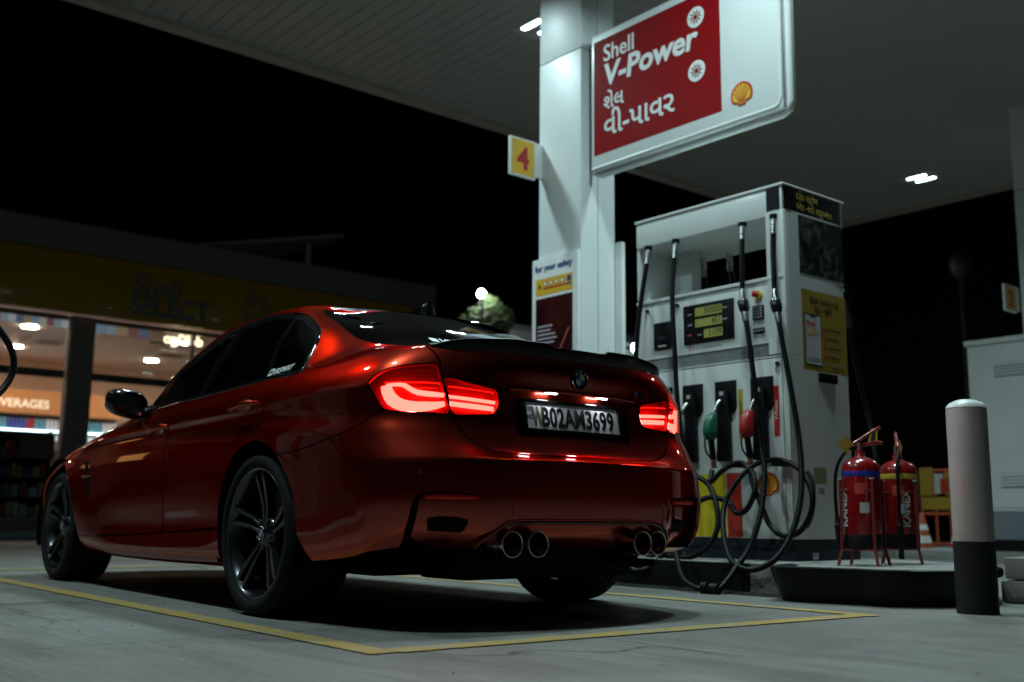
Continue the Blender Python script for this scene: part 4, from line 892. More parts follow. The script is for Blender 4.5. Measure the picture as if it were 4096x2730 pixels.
# ---- wheels
RUB = mat('tyre_rubber', (.009, .009, .010), .75, var=.2, vs=20, bump=.15, bs=150, spec=.2); RIM = mat('rim_gunmetal', (.055, .057, .062), .26, metal=.85, var=.1, coat=.5, coatr=.1); RIMF = mat('rim_machined', (.16, .16, .165), .3, metal=.9, var=.1)
BRK = mat('brake_steel', (.16, .15, .14), .4, metal=.9); CAL = mat('caliper_blue', (.01, .03, .12), .35, coat=.5)
def make_wheel(R, width):
    w = empty('wheel', (0, 0, 0), 0, CAR); t = MB(); n = 160
    W0 = .012; half = []; 
    sec = [(.2565, -.02), (.2665, .0), (.2745, .0095), (.289, .0145), (R-.028, .0125), (R-.012, .003), (R-.004, -.012)]
    tread = []; y0, y1 = -.014, -width+.014; gro = [.2, .4, .6, .8]
    for i in range(31):
        f = i/30; y = y0+(y1-y0)*f; cr = .004*(2*f-1)**4; g = any(abs(f-q) < .018 for q in gro); tread.append((R-cr-(.007 if g else 0), y, 1 if (f < .17 or f > .83) else (2 if .2 < f < .8 else 0)))
    prof = [(r, y, 0) for r, y in sec]+[(R-.003, -.013, 1)]+tread+[(R-.012, -width-.003, 0), (R-.03, -width-.0125, 0), (.286, -width-.012, 0), (.2565, -width+.02, 0)]
    vs = []; fs = []; m = len(prof)
    for k in range(n):
        a = 2*math.pi*k/n; c, q = math.cos(a), math.sin(a)
        for r, y, fl_ in prof:
            rr = r-(.0045 if (fl_ == 1 and k % 4 == 0) or (fl_ == 2 and k % 8 == 3) else 0); vs.append((rr*q, y, rr*c))
    for k in range(n):
        for i in range(m-1): fs.append((k*m+i, ((k+1) % n)*m+i, ((k+1) % n)*m+i+1, k*m+i+1))
    t.add(vs, fs).build('tyre', RUB, w, smooth=35)
    rim = MB().lathe([(.2505, -.02), (.2585, -.006), (.2585, .0), (.2555, .0025), (.2500, .0), (.2465, -.010), (.243, -.014), (.238, -.035), (.232, -.06), (.225, -.12), (.228, -width+.03), (.25, -width+.01)], axis='y', n=72).build('rim', RIM, w, smooth=50)
    MB().lathe([(.2586, -.0035), (.2588, .0), (.2557, .0032), (.2512, .0012)], axis='y', n=72).build('rim_lip', RIMF, rim, smooth=60)
    hub = MB().lathe([(0, -.028), (.034, -.028), (.040, -.032), (.060, -.040), (.070, -.055), (.072, -.09), (0, -.09)], axis='y', n=40).build('hub', RIM, rim, smooth=40)
    for k in range(5):
        for sg in (-1, 1):
            st = []; Kn = 14
            for i in range(Kn+1):
                f = i/Kn; r = .040+f*(.2475-.040); off = sg*(.0135+.0185*f**1.3)+.012*math.sin(f*math.pi)*.6; a = math.radians(90+72*k); d = Vector((math.cos(a), 0, math.sin(a))); q = Vector((-math.sin(a), 0, math.cos(a)))
                yf = -.040+.032*min(1, f*1.15)**1.5; c = d*r+q*off; wv = .0085+.0045*f; dp = .045-.018*f
                st.append([c+q*(sg*wv*.75)+Vector((0, yf-.003, 0)), c+q*(sg*wv*.45)+Vector((0, yf, 0)), c-q*(sg*wv*.45)+Vector((0, yf, 0)), c-q*(sg*wv*.9)+Vector((0, yf-.004, 0)), c-q*(sg*wv*.7)+Vector((0, yf-dp, 0)), c+q*(sg*wv*.7)+Vector((0, yf-dp, 0))])
            vs = [p for s6 in st for p in s6]; fs = [(i*6+j, i*6+(j+1) % 6, (i+1)*6+(j+1) % 6, (i+1)*6+j) for i in range(Kn) for j in range(6)]+[tuple(range(6)), tuple(range(Kn*6, Kn*6+6))]
            sp = MB().add(vs, fs).build('spoke', RIM, rim, smooth=28)
            # bright machined outer part of the face
            fv = []; ff = []
            for i in range(6, Kn+1): fv += [st[i][1]+Vector((0, .0008, 0)), st[i][2]+Vector((0, .0008, 0))]
            for i in range((len(fv)//2)-1): ff.append((2*i, 2*i+1, 2*i+3, 2*i+2))
            sp.data.materials.append(RIMF); me = sp.data; bm = bmesh.new(); bm.from_mesh(me)
            vv = [bm.verts.new(p) for p in fv]
            for f in ff:
                fc = bm.faces.new([vv[i] for i in f]); fc.material_index = 1; fc.smooth = True
            bm.to_mesh(me); bm.free()
    for k in range(5):
        a = math.radians(54+72*k); c = Vector((.056*math.cos(a), 0, .056*math.sin(a)))
        MB().cyl(c+Vector((0, -.06, 0)), c+Vector((0, -.032, 0)), .009, n=6).build('wheel_bolt', BRK, rim)
    for q in [rim]+list(rim.children): 
        if q is rim: q.scale = (1.03, 1, 1.03)
    cap = empty('centre_cap', (0, 0, 0), 0, w); roundel(cap, Vector((0, -.0275, 0)), Vector((-1, 0, 0)), Vector((0, 0, 1)), .029)
    MB().lathe([(.07, -.13), (.19, -.13), (.19, -.155), (.07, -.155)], axis='y', n=48, closed=True).build('brake_disc', BRK, w, smooth=40)
    m2 = MB(); P = [(r*math.cos(math.radians(t)), r*math.sin(math.radians(t))) for r, rng in ((.205, range(150, 216, 6)), (.12, range(210, 149, -6))) for t in rng]
    m2.prism(P, lambda a, b: (a, -.105, b), lambda a, b: (a, -.175, b)).build('brake_caliper', CAL, w, bevel=.006)
    MB().lathe([(.0, -.16), (.12, -.16), (.225, -.175)], axis='y', n=32).build('dust_shield', UNDER, w)
    return w
for x, y, R, wd, rot in ((0, .908, .3320, .268, 2), (2.812, .890, .3265, .25, -6)):
    for s in (1, -1):
        w = make_wheel(R, wd); w.location = (x, s*y, R-.003); w.rotation_euler = (0, math.radians(rot), 0 if s > 0 else math.pi)
# ------------------------------------------------------------------ fuel dispenser
DW = mat('dispenser_white', (.66, .68, .66), .36, var=.09, vs=2.5, coat=.2, coatr=.15)
DWI = mat('dispenser_inner', (.60, .62, .60), .4, var=.05); DBK = mat('dispenser_black', (.005, .005, .006), .45, spec=.2); DPL = mat('plinth_blue_black', (.012, .02, .025), .5, bump=.15, bs=40, spec=.25)
HOSE = mat('hose_rubber', (.005, .005, .006), .36, var=.2, vs=30, spec=.13); STL = mat('bright_steel', (.50, .50, .50), .28, metal=1., var=.1); LCD = mat('lcd_screen', (.20, .22, .05), .35, emit=(.36, .38, .10), es=.15); SEG = mat('lcd_segment', (.015, .02, .01), .5)
DYL = mat('panel_yellow', (.72, .56, .02), .45); DRD = mat('panel_red', (.42, .03, .015), .45)
def text_seg(parent, s, x, z, h, axes, y):
    text('display_digits', s, h, SEG, parent, (x, y, z), axes, bold=.012, ext=.0004, sx=.9, sp=1.25)
def make_dispenser(label, full=True):
    r = empty('fuel_dispenser', (.4, -2.725, 0)); tag(r, label, 'fuel pump', 'fuel dispensers')
    ox, oy = .4, -2.725                      # numbers below are forecourt coordinates
    B = lambda n, m, x0, x1, y0, y1, z0, z1, b=0., p=None: box(n, m, p or r, x0-ox, x1-ox, y0-oy, y1-oy, z0, z1, b)
    T = lambda x, y, z: (x-ox, y-oy, z)
    B('plinth', DPL, -.235, 1.04, -3.07, -2.385, .16, .222, .008); B('plinth_step', DPL, -.222, 1.022, -3.052, -2.402, .224, .288, .004)
    for x in (-.1, .25, .6, .9): MB().cyl(T(x, -2.386, .19), T(x, -2.380, .19), .008, n=10).build('bolt', STL, r)
    B('lower_cabinet', DW, -.215, 1.015, -3.045, -2.41, .29, 1.38, .012)
    # lower front doors
    B('front_panel', DW, -.175, 1.012, -2.409, -2.400, .292, 1.375, .004)
    B('corner_post', DW, -.222, -.180, -2.43, -2.399, .292, 2.30, .012)
    if full:
        rect(MB(), T(0, -2.3985, 0), *FY, -.93, -.268, .296, .685).build('yellow_band', DYL, r); rect(MB(), T(0, -2.3985, 0), *FY, -.262, -.148, .296, .69).build('red_band', DRD, r)
        pecten(r, T(-.055, -2.3985, .612), FY, .075)
    # vent band
    B('vent_back', DBK, -.205, 1.005, -3.04, -2.425, 1.382, 1.478)
    mb = MB()
    for k in range(78): mb.box(-.175+k*.0152-ox, -.1700+k*.0152-ox, -2.4075-oy, -2.404-oy, 1.39, 1.472)
    tag(mb.build('vent_slat', mat('slat_grey', (.50, .51, .51), .4), r), kind='stuff')
    for z in (1.3805, 1.473): B('vent_rail', DW, -.178, 1.01, -2.428, -2.4, z, z+.009, .002)
    # display head
    B('display_head', DW, -.21, 1.012, -3.04, -2.404, 1.482, 1.862, .012)
    MB().prism([(-2.395, 1.864), (-2.395, 1.886), (-2.47, 1.898), (-2.98, 1.898), (-3.055, 1.886), (-3.055, 1.864)], lambda a, b: T(-.206, a, b), lambda a, b: T(1.015, a, b)).build('head_ledge', DW, r, bevel=.004)
    d = B('display', DBK, .175, .592, -2.4035, -2.396, 1.537, 1.797, .003)
    for x0, x1, z0, z1, s, h in ((.268, .491, 1.715, 1.772, '50000', .052), (.268, .491, 1.643, 1.696, '451', .048), (.266, .418, 1.566, 1.622, '1109', .05)):
        sc = B('lcd_window', LCD, x0, x1, -2.3962, -2.3945, z0, z1, 0, d); text('display_digits', s, h*1.15, SEG, sc, T(x0+.006, -2.3941, z0+.011), FY, bold=.012, ext=.0003, align='RIGHT', sx=.88, sp=1.1)
    for x, z, c in ((.535, 1.735, (.25, .25, .3)), (.535, 1.665, (.25, .25, .3)), (.245, 1.745, (.25, .25, .3)), (.245, 1.67, (.25, .25, .3)), (.455, 1.592, (.25, .25, .3)), (.545, 1.598, (.5, .05, .04))):
        rect(MB(), T(x, -2.3955, z), *FY, -.018, .018, -.005, .005).build('display_caption', mat('caption_%.2f' % c[0], c, .5), d)
    rd = B('card_reader', DBK, .702, .857, -2.403, -2.393, 1.531, 1.718, .006); rect(MB(), T(.78, -2.3925, 1.555), *FY, -.035, .035, -.005, .005).build('reader_label', mat('caption_w', (.5, .5, .5), .5), rd); rect(MB(), T(.78, -2.3925, 1.61), *FY, -.04, .04, -.012, .012).build('reader_slot', mat('slot_dark', (.03, .03, .035), .3), rd)
    kp = B('keypad', DBK, -.056, .028, -2.403, -2.394, 1.629, 1.718, .003); km = None
    for i in range(3):
        for j in range(4):
            if km is None: o = MB().box(-.0085, .0085, 0, .003, -.007, .007).build('key', mat('key_grey', (.22, .22, .23), .5), kp); km = o.data
            else: o = link('key', km, None, kp)
            o.location = T(.010-i*.024, -2.394, 1.703-j*.0195)
    kb = B('button_bar', DBK, -.058, .028, -2.403, -2.395, 1.542, 1.576, .003)
    for i in range(4):
        o = link('key', km, None, kb); o.location = T(.016-i*.021, -2.395, 1.559); o.scale = (.8, 1, .8)
    es = empty('emergency_stop', T(-.018, -2.403, 1.785), 0, r)
    MB().cyl((0, -.002, 0), (0, .012, 0), .027, n=24).build('yellow_collar', DYL, es, smooth=30); MB().lathe([(0, .055), (.014, .053), (.021, .046), (.021, .036), (.012, .032), (.012, .01)], axis='y', n=24).build('red_button', mat('button_red', (.5, .02, .015), .35), es, smooth=40)
    for x, z in ((.915, 1.812), (.645, 1.815), (-.149, 1.338)):
        lk = MB().cyl(T(x, -2.403, z), T(x, -2.385, z), .013, n=14).build('lock', DBK, r, smooth=30); MB().tube([T(x, -2.386, z), T(x+.004, -2.380, z-.03), T(x+.008, -2.388, z-.05)], .004, 6).build('key_tag', STL, lk)
    rect(MB(), T(.4, -2.4028, 1.507), *FY, -.06, .12, -.004, .004).build('print_line', mat('print_grey', (.25, .28, .3), .5), r)
    for k in range(3): disc(MB(), T(.545-k*.03, -2.4028, 1.508), *FY, .010, n=14).build('pictogram', mat('print_pink', (.5, .3, .3), .5), r)
    # mast and top beam
    B('left_mast', DWI, .77, 1.012, -2.80, -2.70, 1.90, 2.268, .012)
    B('top_beam', DW, -.215, 1.018, -3.05, -2.40, 2.27, 2.448, .014); B('beam_cap', DW, -.228, 1.026, -3.06, -2.392, 2.449, 2.468, .008)
    # end tower, rounded outer corners
    def rr(x0, x1, y0, y1, R, n=6):
        P = [(x1, y0), (x1, y1)]
        P += [(x0+R-R*math.sin(t), y1-R+R*math.cos(t)) for t in [math.pi/2*k/n for k in range(n+1)]]; P += [(x0+R-R*math.cos(t), y0+R-R*math.sin(t)) for t in [math.pi/2*k/n for k in range(n+1)]]; return P
    MB().prism(rr(-.2245, -.09, -3.048, -2.397, .05), lambda a, b: T(a, b, 1.4), lambda a, b: T(a, b, 2.30)).build('end_tower', DW, r, smooth=40)
    MB().prism(rr(-.2245, -.19, -3.048, -2.397, .03), lambda a, b: T(a, b, .292), lambda a, b: T(a, b, 1.399)).build('end_panel', DW, r, smooth=40)
    MB().prism(rr(-.2265, -.10, -3.05, -2.395, .05), lambda a, b: T(a, b, 2.301), lambda a, b: T(a, b, 2.446)).build('black_header', DBK, r, smooth=40)
    box('end_post', DW, r, 1.0-ox, 1.019-ox, -3.045-oy, -2.41-oy, 1.90, 2.268, .004)
    X0 = -.2262
    if full:
        HY = mat('header_gold', (.42, .30, .05), .5)
        text('header_lettering', 'દરેક સ્ટોપ', .062, HY, r, T(X0-.0015, -2.53, 2.385), FX, bold=.01, ext=.0004); text('header_lettering', 'એક નવી શરૂઆત', .062, HY, r, T(X0-.0015, -2.53, 2.318), FX, bold=.01, ext=.0004)
        ph = rect(MB(), T(X0, 0, 0), *FX, 2.545, 3.02, 1.90, 2.285).build('photo_poster', poster('dark_photo_print', [(.36, (.006, .007, .008)), (.5, (.02, .025, .02)), (.58, (.10, .09, .06)), (.64, (.04, .05, .045)), (.70, (.20, .13, .09)), (.78, (.10, .16, .18))], 9., 1.3, .3), r)
        rect(MB(), T(X0-.0012, 0, 0), *FX, 2.545, 3.02, 1.895, 1.913).build('poster_edge', mat('poster_grey', (.25, .25, .27), .4), r)
        po = rect(MB(), T(X0, 0, 0), *FX, 2.552, 3.025, 1.312, 1.818).build('yellow_poster', mat('poster_yellow', (.34, .235, .025), .5), r)
        PK2 = mat('print_black', 0); R3 = mat('print_red', 0)
        text('poster_lettering', 'ઈંધણ મેળવવા માટે', .046, PK2, po, T(X0-.001, -2.79, 1.745), FX, bold=.012, ext=.0003, align='CENTER'); text('poster_lettering', 'ક્યૂ ન જુઓ', .046, PK2, po, T(X0-.001, -2.78, 1.69), FX, bold=.012, ext=.0003, align='CENTER')
        a = rect(MB(), T(X0-.0008, 0, 0), *FX, 2.573, 2.75, 1.342, 1.668).build('phone_frame', PK2, po); rect(MB(), T(X0-.0014, 0, 0), *FX, 2.582, 2.741, 1.352, 1.658).build('phone_screen', mat('phone_white', (.6, .6, .6), .4), a)
        rect(MB(), T(X0-.0018, 0, 0), *FX, 2.63, 2.695, 1.648, 1.659).build('phone_notch', PK2, a)
        text('phone_lettering', 'Shell', .046, R3, a, T(X0-.0018, -2.592, 1.592), FX, bold=.015, ext=.0002, sx=1.1); text('phone_lettering', 'GO+', .062, NY, a, T(X0-.0018, -2.592, 1.535), FX, bold=.02, ext=.0002)
        rect(MB(), T(X0-.0018, 0, 0), *FX, 2.60, 2.725, 1.37, 1.378).build('print_line', mat('print_grey', 0), a); rect(MB(), T(X0-.0018, 0, 0), *FX, 2.60, 2.725, 1.385, 1.392).build('print_line', mat('print_grey', 0), a)
        for k in range(4):
            disc(MB(), T(X0-.001, -2.785, 1.585-k*.058), *FX, .014, n=16).build('step_bullet', R3, po)
            rect(MB(), T(X0-.001, 0, 0), *FX, 2.81, 2.96-.02*(k % 2), 1.579-k*.058, 1.590-k*.058).build('print_line', PK2, po); rect(MB(), T(X0-.001, 0, 0), *FX, 2.775, 2.985, 1.553-k*.058, 1.5545-k*.058).build('print_rule', R3, po)
        text('poster_lettering', 'SHELL GO+', .026, PK2, po, T(X0-.001, -2.86, 1.33), FX, bold=.012, ext=.0002); rect(MB(), T(X0-.001, 0, 0), *FX, 2.78, 2.99, 1.365, 1.372).build('print_line', mat('print_grey', 0), po)
        B('pull_handle', DBK, -.245, -.226, -2.885, -2.70, 1.245, 1.303, .008)
        for a in ((2.62, 2.75, .62, .72), (2.66, 2.72, .56, .60)): rect(MB(), T(X0, 0, 0), *FX, *a).build('warning_sticker', mat('sticker_dull', (.30, .28, .16), .5), r)
        rect(MB(), T(X0-.012, 0, 0), *FX, 2.56, 2.62, .175, .215).build('rating_plate', STL, r)
    # nozzle holsters and nozzles
    def holster(xc, cover, name):
        h = empty('nozzle_holster', T(xc, -2.40, 0), 0, r)
        MB().prism([(-.082, 1.268), (.082, 1.268), (.082, 1.10), (.055, 1.06), (-.055, 1.06), (-.082, 1.10)], lambda a, b: (a, 0, b), lambda a, b: (a, .014, b)).build('holster_plate', DBK, h, bevel=.003)
        MB().prism([(-.042, 1.20), (.042, 1.20), (.050, .76), (-.050, .76)], lambda a, b: (a, .014, b), lambda a, b: (a, .05, b)).build('holster_trunk', DBK, h, bevel=.006)
        rect(MB(), (0, .0515, 1.185), *FY, -.016, .016, -.012, .012).build('holster_label', mat('caption_w', 0), h)
        n = empty('nozzle', T(xc+.02, -2.33, 0), 0, r)
        MB().tube(crom([(-.015, -.01, 1.14), (-.01, .02, 1.10), (0, .045, 1.04)], 5), [.011]*11, 10).build('spout', STL, n, smooth=60)
        c = MB(); vs = []; fs = []; K = 10
        for i, (z, cy, ry, rx) in enumerate([(1.06, .045, .012, .016), (1.045, .05, .035, .033), (1.0, .062, .052, .040), (.95, .07, .055, .042), (.915, .072, .05, .040), (.895, .07, .035, .030), (.885, .068, .015, .015)]):
            for k in range(K):
                a = 2*math.pi*k/K; vs.append((rx*math.cos(a)+.006*(1.0-z)*10*0, cy+ry*math.sin(a), z))
        for i in range(6):
            for k in range(K): fs.append((i*K+k, i*K+(k+1) % K, (i+1)*K+(k+1) % K, (i+1)*K+k))
        fs += [tuple(range(K)), tuple(range(6*K, 7*K))]; c.add(vs, fs).build('nozzle_cover', cover, n, smooth=60)
        MB().tube(crom([(0, .068, .9), (-.003, .06, .84), (-.004, .05, .77)], 5), [.020]*11, 12).build('grip', DBK, n, smooth=60)
        MB().tube(crom([(0, .10, .93), (-.002, .125, .89), (-.003, .12, .82), (-.004, .075, .775)], 5), .006, 8).build('trigger_guard', DBK, n, smooth=60)
        MB().cyl((-.004, .05, .775), (-.005, .045, .715), .0165, .0195, 14).build('swivel', STL, n, smooth=40)
        return n
    GRN = mat('nozzle_green', (.0, .10, .045), .4); RDN = mat('nozzle_red', (.36, .010, .010), .4); GYN = mat('nozzle_grey', (.25, .25, .24), .4)
    if full:
        for xc, cv in ((.78, GYN), (.52, GYN), (.25, GRN), (-.03, RDN)): holster(xc, cv, '')
        rect(MB(), T(0, -2.3985, 0), *FY, -.158, -.122, .90, 1.207).build('yellow_fuel_strip', mat('strip_yellow', (.55, .42, .03), .5), r); rect(MB(), T(0, -2.3985, 0), *FY, .108, .15, .90, 1.207).build('red_fuel_strip', mat('strip_red', (.45, .02, .015), .5), r)
        text('strip_lettering', 'Unleaded', .03, mat('print_black', 0), r, T(.131, -2.3978, 1.02), (Vector((0, 0, 1)), Vector((1, 0, 0))), ext=.0003); text('strip_lettering', 'V-Power', .034, LW, r, T(-.138, -2.3978, 1.0), (Vector((0, 0, 1)), Vector((1, 0, 0))), bold=.01, ext=.0003)
        for x in (.09, -.19): B('hose_hook', DBK, x-.035, x+.035, -2.40, -2.29, .715, .74, .006)
        hs = {'h1': [(0.902, -2.4, 2.246), (0.901, -2.37, 2.101), (0.916, -2.33, 1.853), (0.927, -2.3, 1.579), (0.929, -2.28, 1.25), (0.861, -2.25, 0.922), (0.741, -2.2, 0.605), (0.571, -2.1, 0.33), (0.55, -2.05, 0.2), (.66, -2.1, .19), (.76, -2.2, .4), (.79, -2.28, .71)],
            'h2': [(0.651, -2.4, 2.244), (0.651, -2.37, 2.058), (0.628, -2.33, 1.81), (0.588, -2.3, 1.51), (0.549, -2.27, 1.217), (0.492, -2.24, 0.904), (0.446, -2.2, 0.6), (0.417, -2.1, 0.333), (0.472, -1.98, 0.149), (0.552, -1.91, 0.09), (0.643, -1.91, 0.118), (0.727, -1.96, 0.2), (.74, -2.1, .36), (.62, -2.22, .56), (.53, -2.28, .71)],
            'h3': [(0.09, -2.4, 2.263), (0.082, -2.38, 2.13), (0.064, -2.35, 1.952), (0.048, -2.33, 1.752), (0.002, -2.31, 1.551), (-0.044, -2.29, 1.302), (-0.089, -2.27, 1.032), (-0.123, -2.25, 0.822), (-0.177, -2.2, 0.666), (-0.217, -2.1, 0.44), (-0.224, -1.98, 0.247), (-0.21, -1.87, 0.134), (-0.205, -1.78, 0.057), (-0.185, -1.73, 0.024), (-0.062, -1.73, 0.024), (0.067, -1.76, 0.067), (0.166, -1.82, 0.164), (0.248, -1.9, 0.285), (0.3, -2.05, 0.44), (.22, -2.15, .53), (0.1, -2.2, 0.51), (.01, -2.17, .44), (-0.064, -2.18, 0.471), (-0.105, -2.2, 0.579), (-0.048, -2.25, 0.684), (0.08, -2.3, 0.745), (.17, -2.25, .70), (.24, -2.22, .63), (.27, -2.27, .70)],
            'h4': [(-0.151, -2.4, 2.255), (-0.153, -2.38, 2.084), (-0.175, -2.35, 1.911), (-0.196, -2.33, 1.715), (-0.243, -2.31, 1.493), (-0.308, -2.29, 1.198), (-0.377, -2.26, 0.887), (-0.431, -2.2, 0.66), (-0.461, -2.13, 0.489), (-0.469, -2.03, 0.323), (-0.443, -1.93, 0.2), (-0.349, -1.88, 0.14), (-0.247, -1.88, 0.14), (-0.127, -1.92, 0.197), (-0.026, -2.0, 0.339), (0.04, -2.1, 0.49), (0.02, -2.2, 0.632), (-.04, -2.27, .72), (-0.12, -2.31, 0.752), (-0.237, -2.3, 0.745), (-0.383, -2.26, 0.683), (-0.479, -2.22, 0.562), (-0.482, -2.2, 0.442), (-0.413, -2.19, 0.341), (-0.301, -2.19, 0.315), (-0.2, -2.2, 0.379), (-0.12, -2.22, 0.516), (-.05, -2.25, .62), (-.015, -2.28, .71)],
            'h7': [(0.54, -2.27, 0.71), (.47, -2.25, .69), (0.40, -2.22, 0.68), (0.253, -2.2, 0.62), (0.145, -2.15, 0.491), (0.10, -2.1, 0.351), (0.14, -2.05, 0.235), (0.25, -2.02, 0.18), (0.40, -2.02, 0.182), (.5, -2.05, .19)]}
    else:
        hs = {'h1': [(.7, -2.4, 2.25), (.68, -2.36, 2.0), (.62, -2.28, 1.6), (.52, -2.02, 1.42), (.44, -1.83, 1.28), (.41, -1.745, 1.15), (.42, -1.77, 1.02), (.48, -1.9, .88), (.6, -2.12, .72), (.72, -2.24, .64), (.78, -2.29, .71)]}
        holster(.78, RDN, '')
    for nm, P in hs.items():
        h = MB().tube(crom([T(*p) for p in P], 8), .0165, 10).build('fuel_hose', HOSE, r, smooth=60)
        if nm != 'h7':
            x, y, z = P[0]; MB().cyl(T(x, y, 2.272), T(x, y, 2.245), .028, n=14).build('hose_socket', DBK, h)
            q = [Vector(T(*p)) for p in P]; d = (q[1]-q[0]).normalized(); MB().tube([q[0]+Vector((0, 0, .012)), q[0], q[0]+d*.075], [.019, .023, .021], 14).build('hose_ferrule', STL, h, smooth=40); MB().tube([q[0]+d*.076, q[0]+d*.11], .019, 14).build('hose_ferrule', STL, h, smooth=40)
        if nm in ('h3', 'h4'):
            q = [Vector(T(*p)) for p in P[:6]]
            for a, b, rr_, m, n2 in ((2, 3, (.019, .022, .022, .019), STL, 'breakaway_sleeve'),):
                d = (q[3]-q[2]).normalized(); c = q[3]; MB().tube([c-d*.07, c-d*.03, c-d*.005], [.018, .021, .021], 14).build('breakaway_sleeve', STL, h, smooth=40)
                d2 = (q[4]-q[3]).normalized(); MB().tube([c-d*.004, c+d*.012, c+d2*.06, c+d2*.085], [.028, .036, .034, .024], 16).build('breakaway_body', mat('breakaway_black', (.01, .01, .012), .25, coat=.5), h, smooth=50)
                MB().tube([c+d2*.086, c+d2*.12, c+d2*.15], [.022, .022, .019], 14).build('breakaway_sleeve', STL, h, smooth=40)
    if full:
        c = Vector(T(-.185, -1.73, .03)); MB().cyl(c+Vector((-.02, 0, 0)), c+Vector((.035, 0, 0)), .03, n=16).build('hose_coupling', DBK, r, smooth=40)
        for k in (0, 1): MB().lathe([(.018, -.008), (.034, -.008), (.034, .008), (.018, .008)], c+Vector((.06+k*.022, 0, .0)), 'x', 16, True).build('coupling_ring', DBK, r, smooth=40)
        MB().tube(crom([T(*p) for p in [(.907, -2.98, 2.27), (.895, -2.99, 2.09), (.88, -3.02, 1.8), (.85, -3.08, 1.2), (.8, -3.1, .7)]], 6), .0165, 10).build('fuel_hose', HOSE, r, smooth=60)
        MB().tube(crom([T(*p) for p in [(.666, -2.98, 2.27), (.648, -2.99, 2.1), (.63, -3.02, 1.8), (.6, -3.08, 1.2), (.56, -3.1, .7)]], 6), .0165, 10).build('fuel_hose', HOSE, r, smooth=60)
        for x in (.905, .664): MB().tube([T(x, -2.98, 2.275), T(x-.004, -2.984, 2.2), T(x-.008, -2.985, 2.14)], [.022, .023, .02], 14).build('hose_ferrule', STL, r, smooth=40)
        MB().tube(crom([T(*p) for p in [(-.14, -3.10, 2.2), (-.16, -3.12, 1.95), (-.165, -3.16, 1.78), (-.15, -3.2, 1.62), (-.14, -3.25, 1.45), (-.18, -3.25, 1.25), (-.22, -3.25, 1.05), (-.29, -3.2, .8), (-.3, -3.15, .5), (-.1, -3.15, .3), (.1, -3.1, .7)]], 6), .0165, 10).build('fuel_hose', HOSE, r, smooth=60)
        MB().tube([T(-.162, -3.15, 1.84), T(-.157, -3.175, 1.76), T(-.15, -3.195, 1.66)], [.026, .036, .024], 14).build('breakaway_body', MATS['breakaway_black'], r, smooth=50)
        # cable along the lower end corner
        MB().tube(crom([T(*p) for p in [(-.25, -2.52, .69), (-.30, -2.50, .60), (-.30, -2.48, .45), (-.27, -2.46, .36)]], 6), .012, 8).build('air_cable', HOSE, r, smooth=60)
    return r
disp = make_dispenser('white fuel dispenser with hanging black hoses and coloured nozzles behind the car')
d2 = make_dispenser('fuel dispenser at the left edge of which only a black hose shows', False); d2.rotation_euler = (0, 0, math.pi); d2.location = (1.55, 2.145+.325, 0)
DG = mat('dispenser_dimmed_grey', (.13, .13, .135), .45)  # unseen body darkened to weaken its reflection in the car
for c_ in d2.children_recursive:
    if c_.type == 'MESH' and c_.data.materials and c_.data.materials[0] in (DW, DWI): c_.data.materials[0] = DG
li = MB().box(.5, 4.4, 1.98, 3.1, -.02, .162).build('left_pump_island', KERBC, bevel=.02); tag(li, kind='structure')
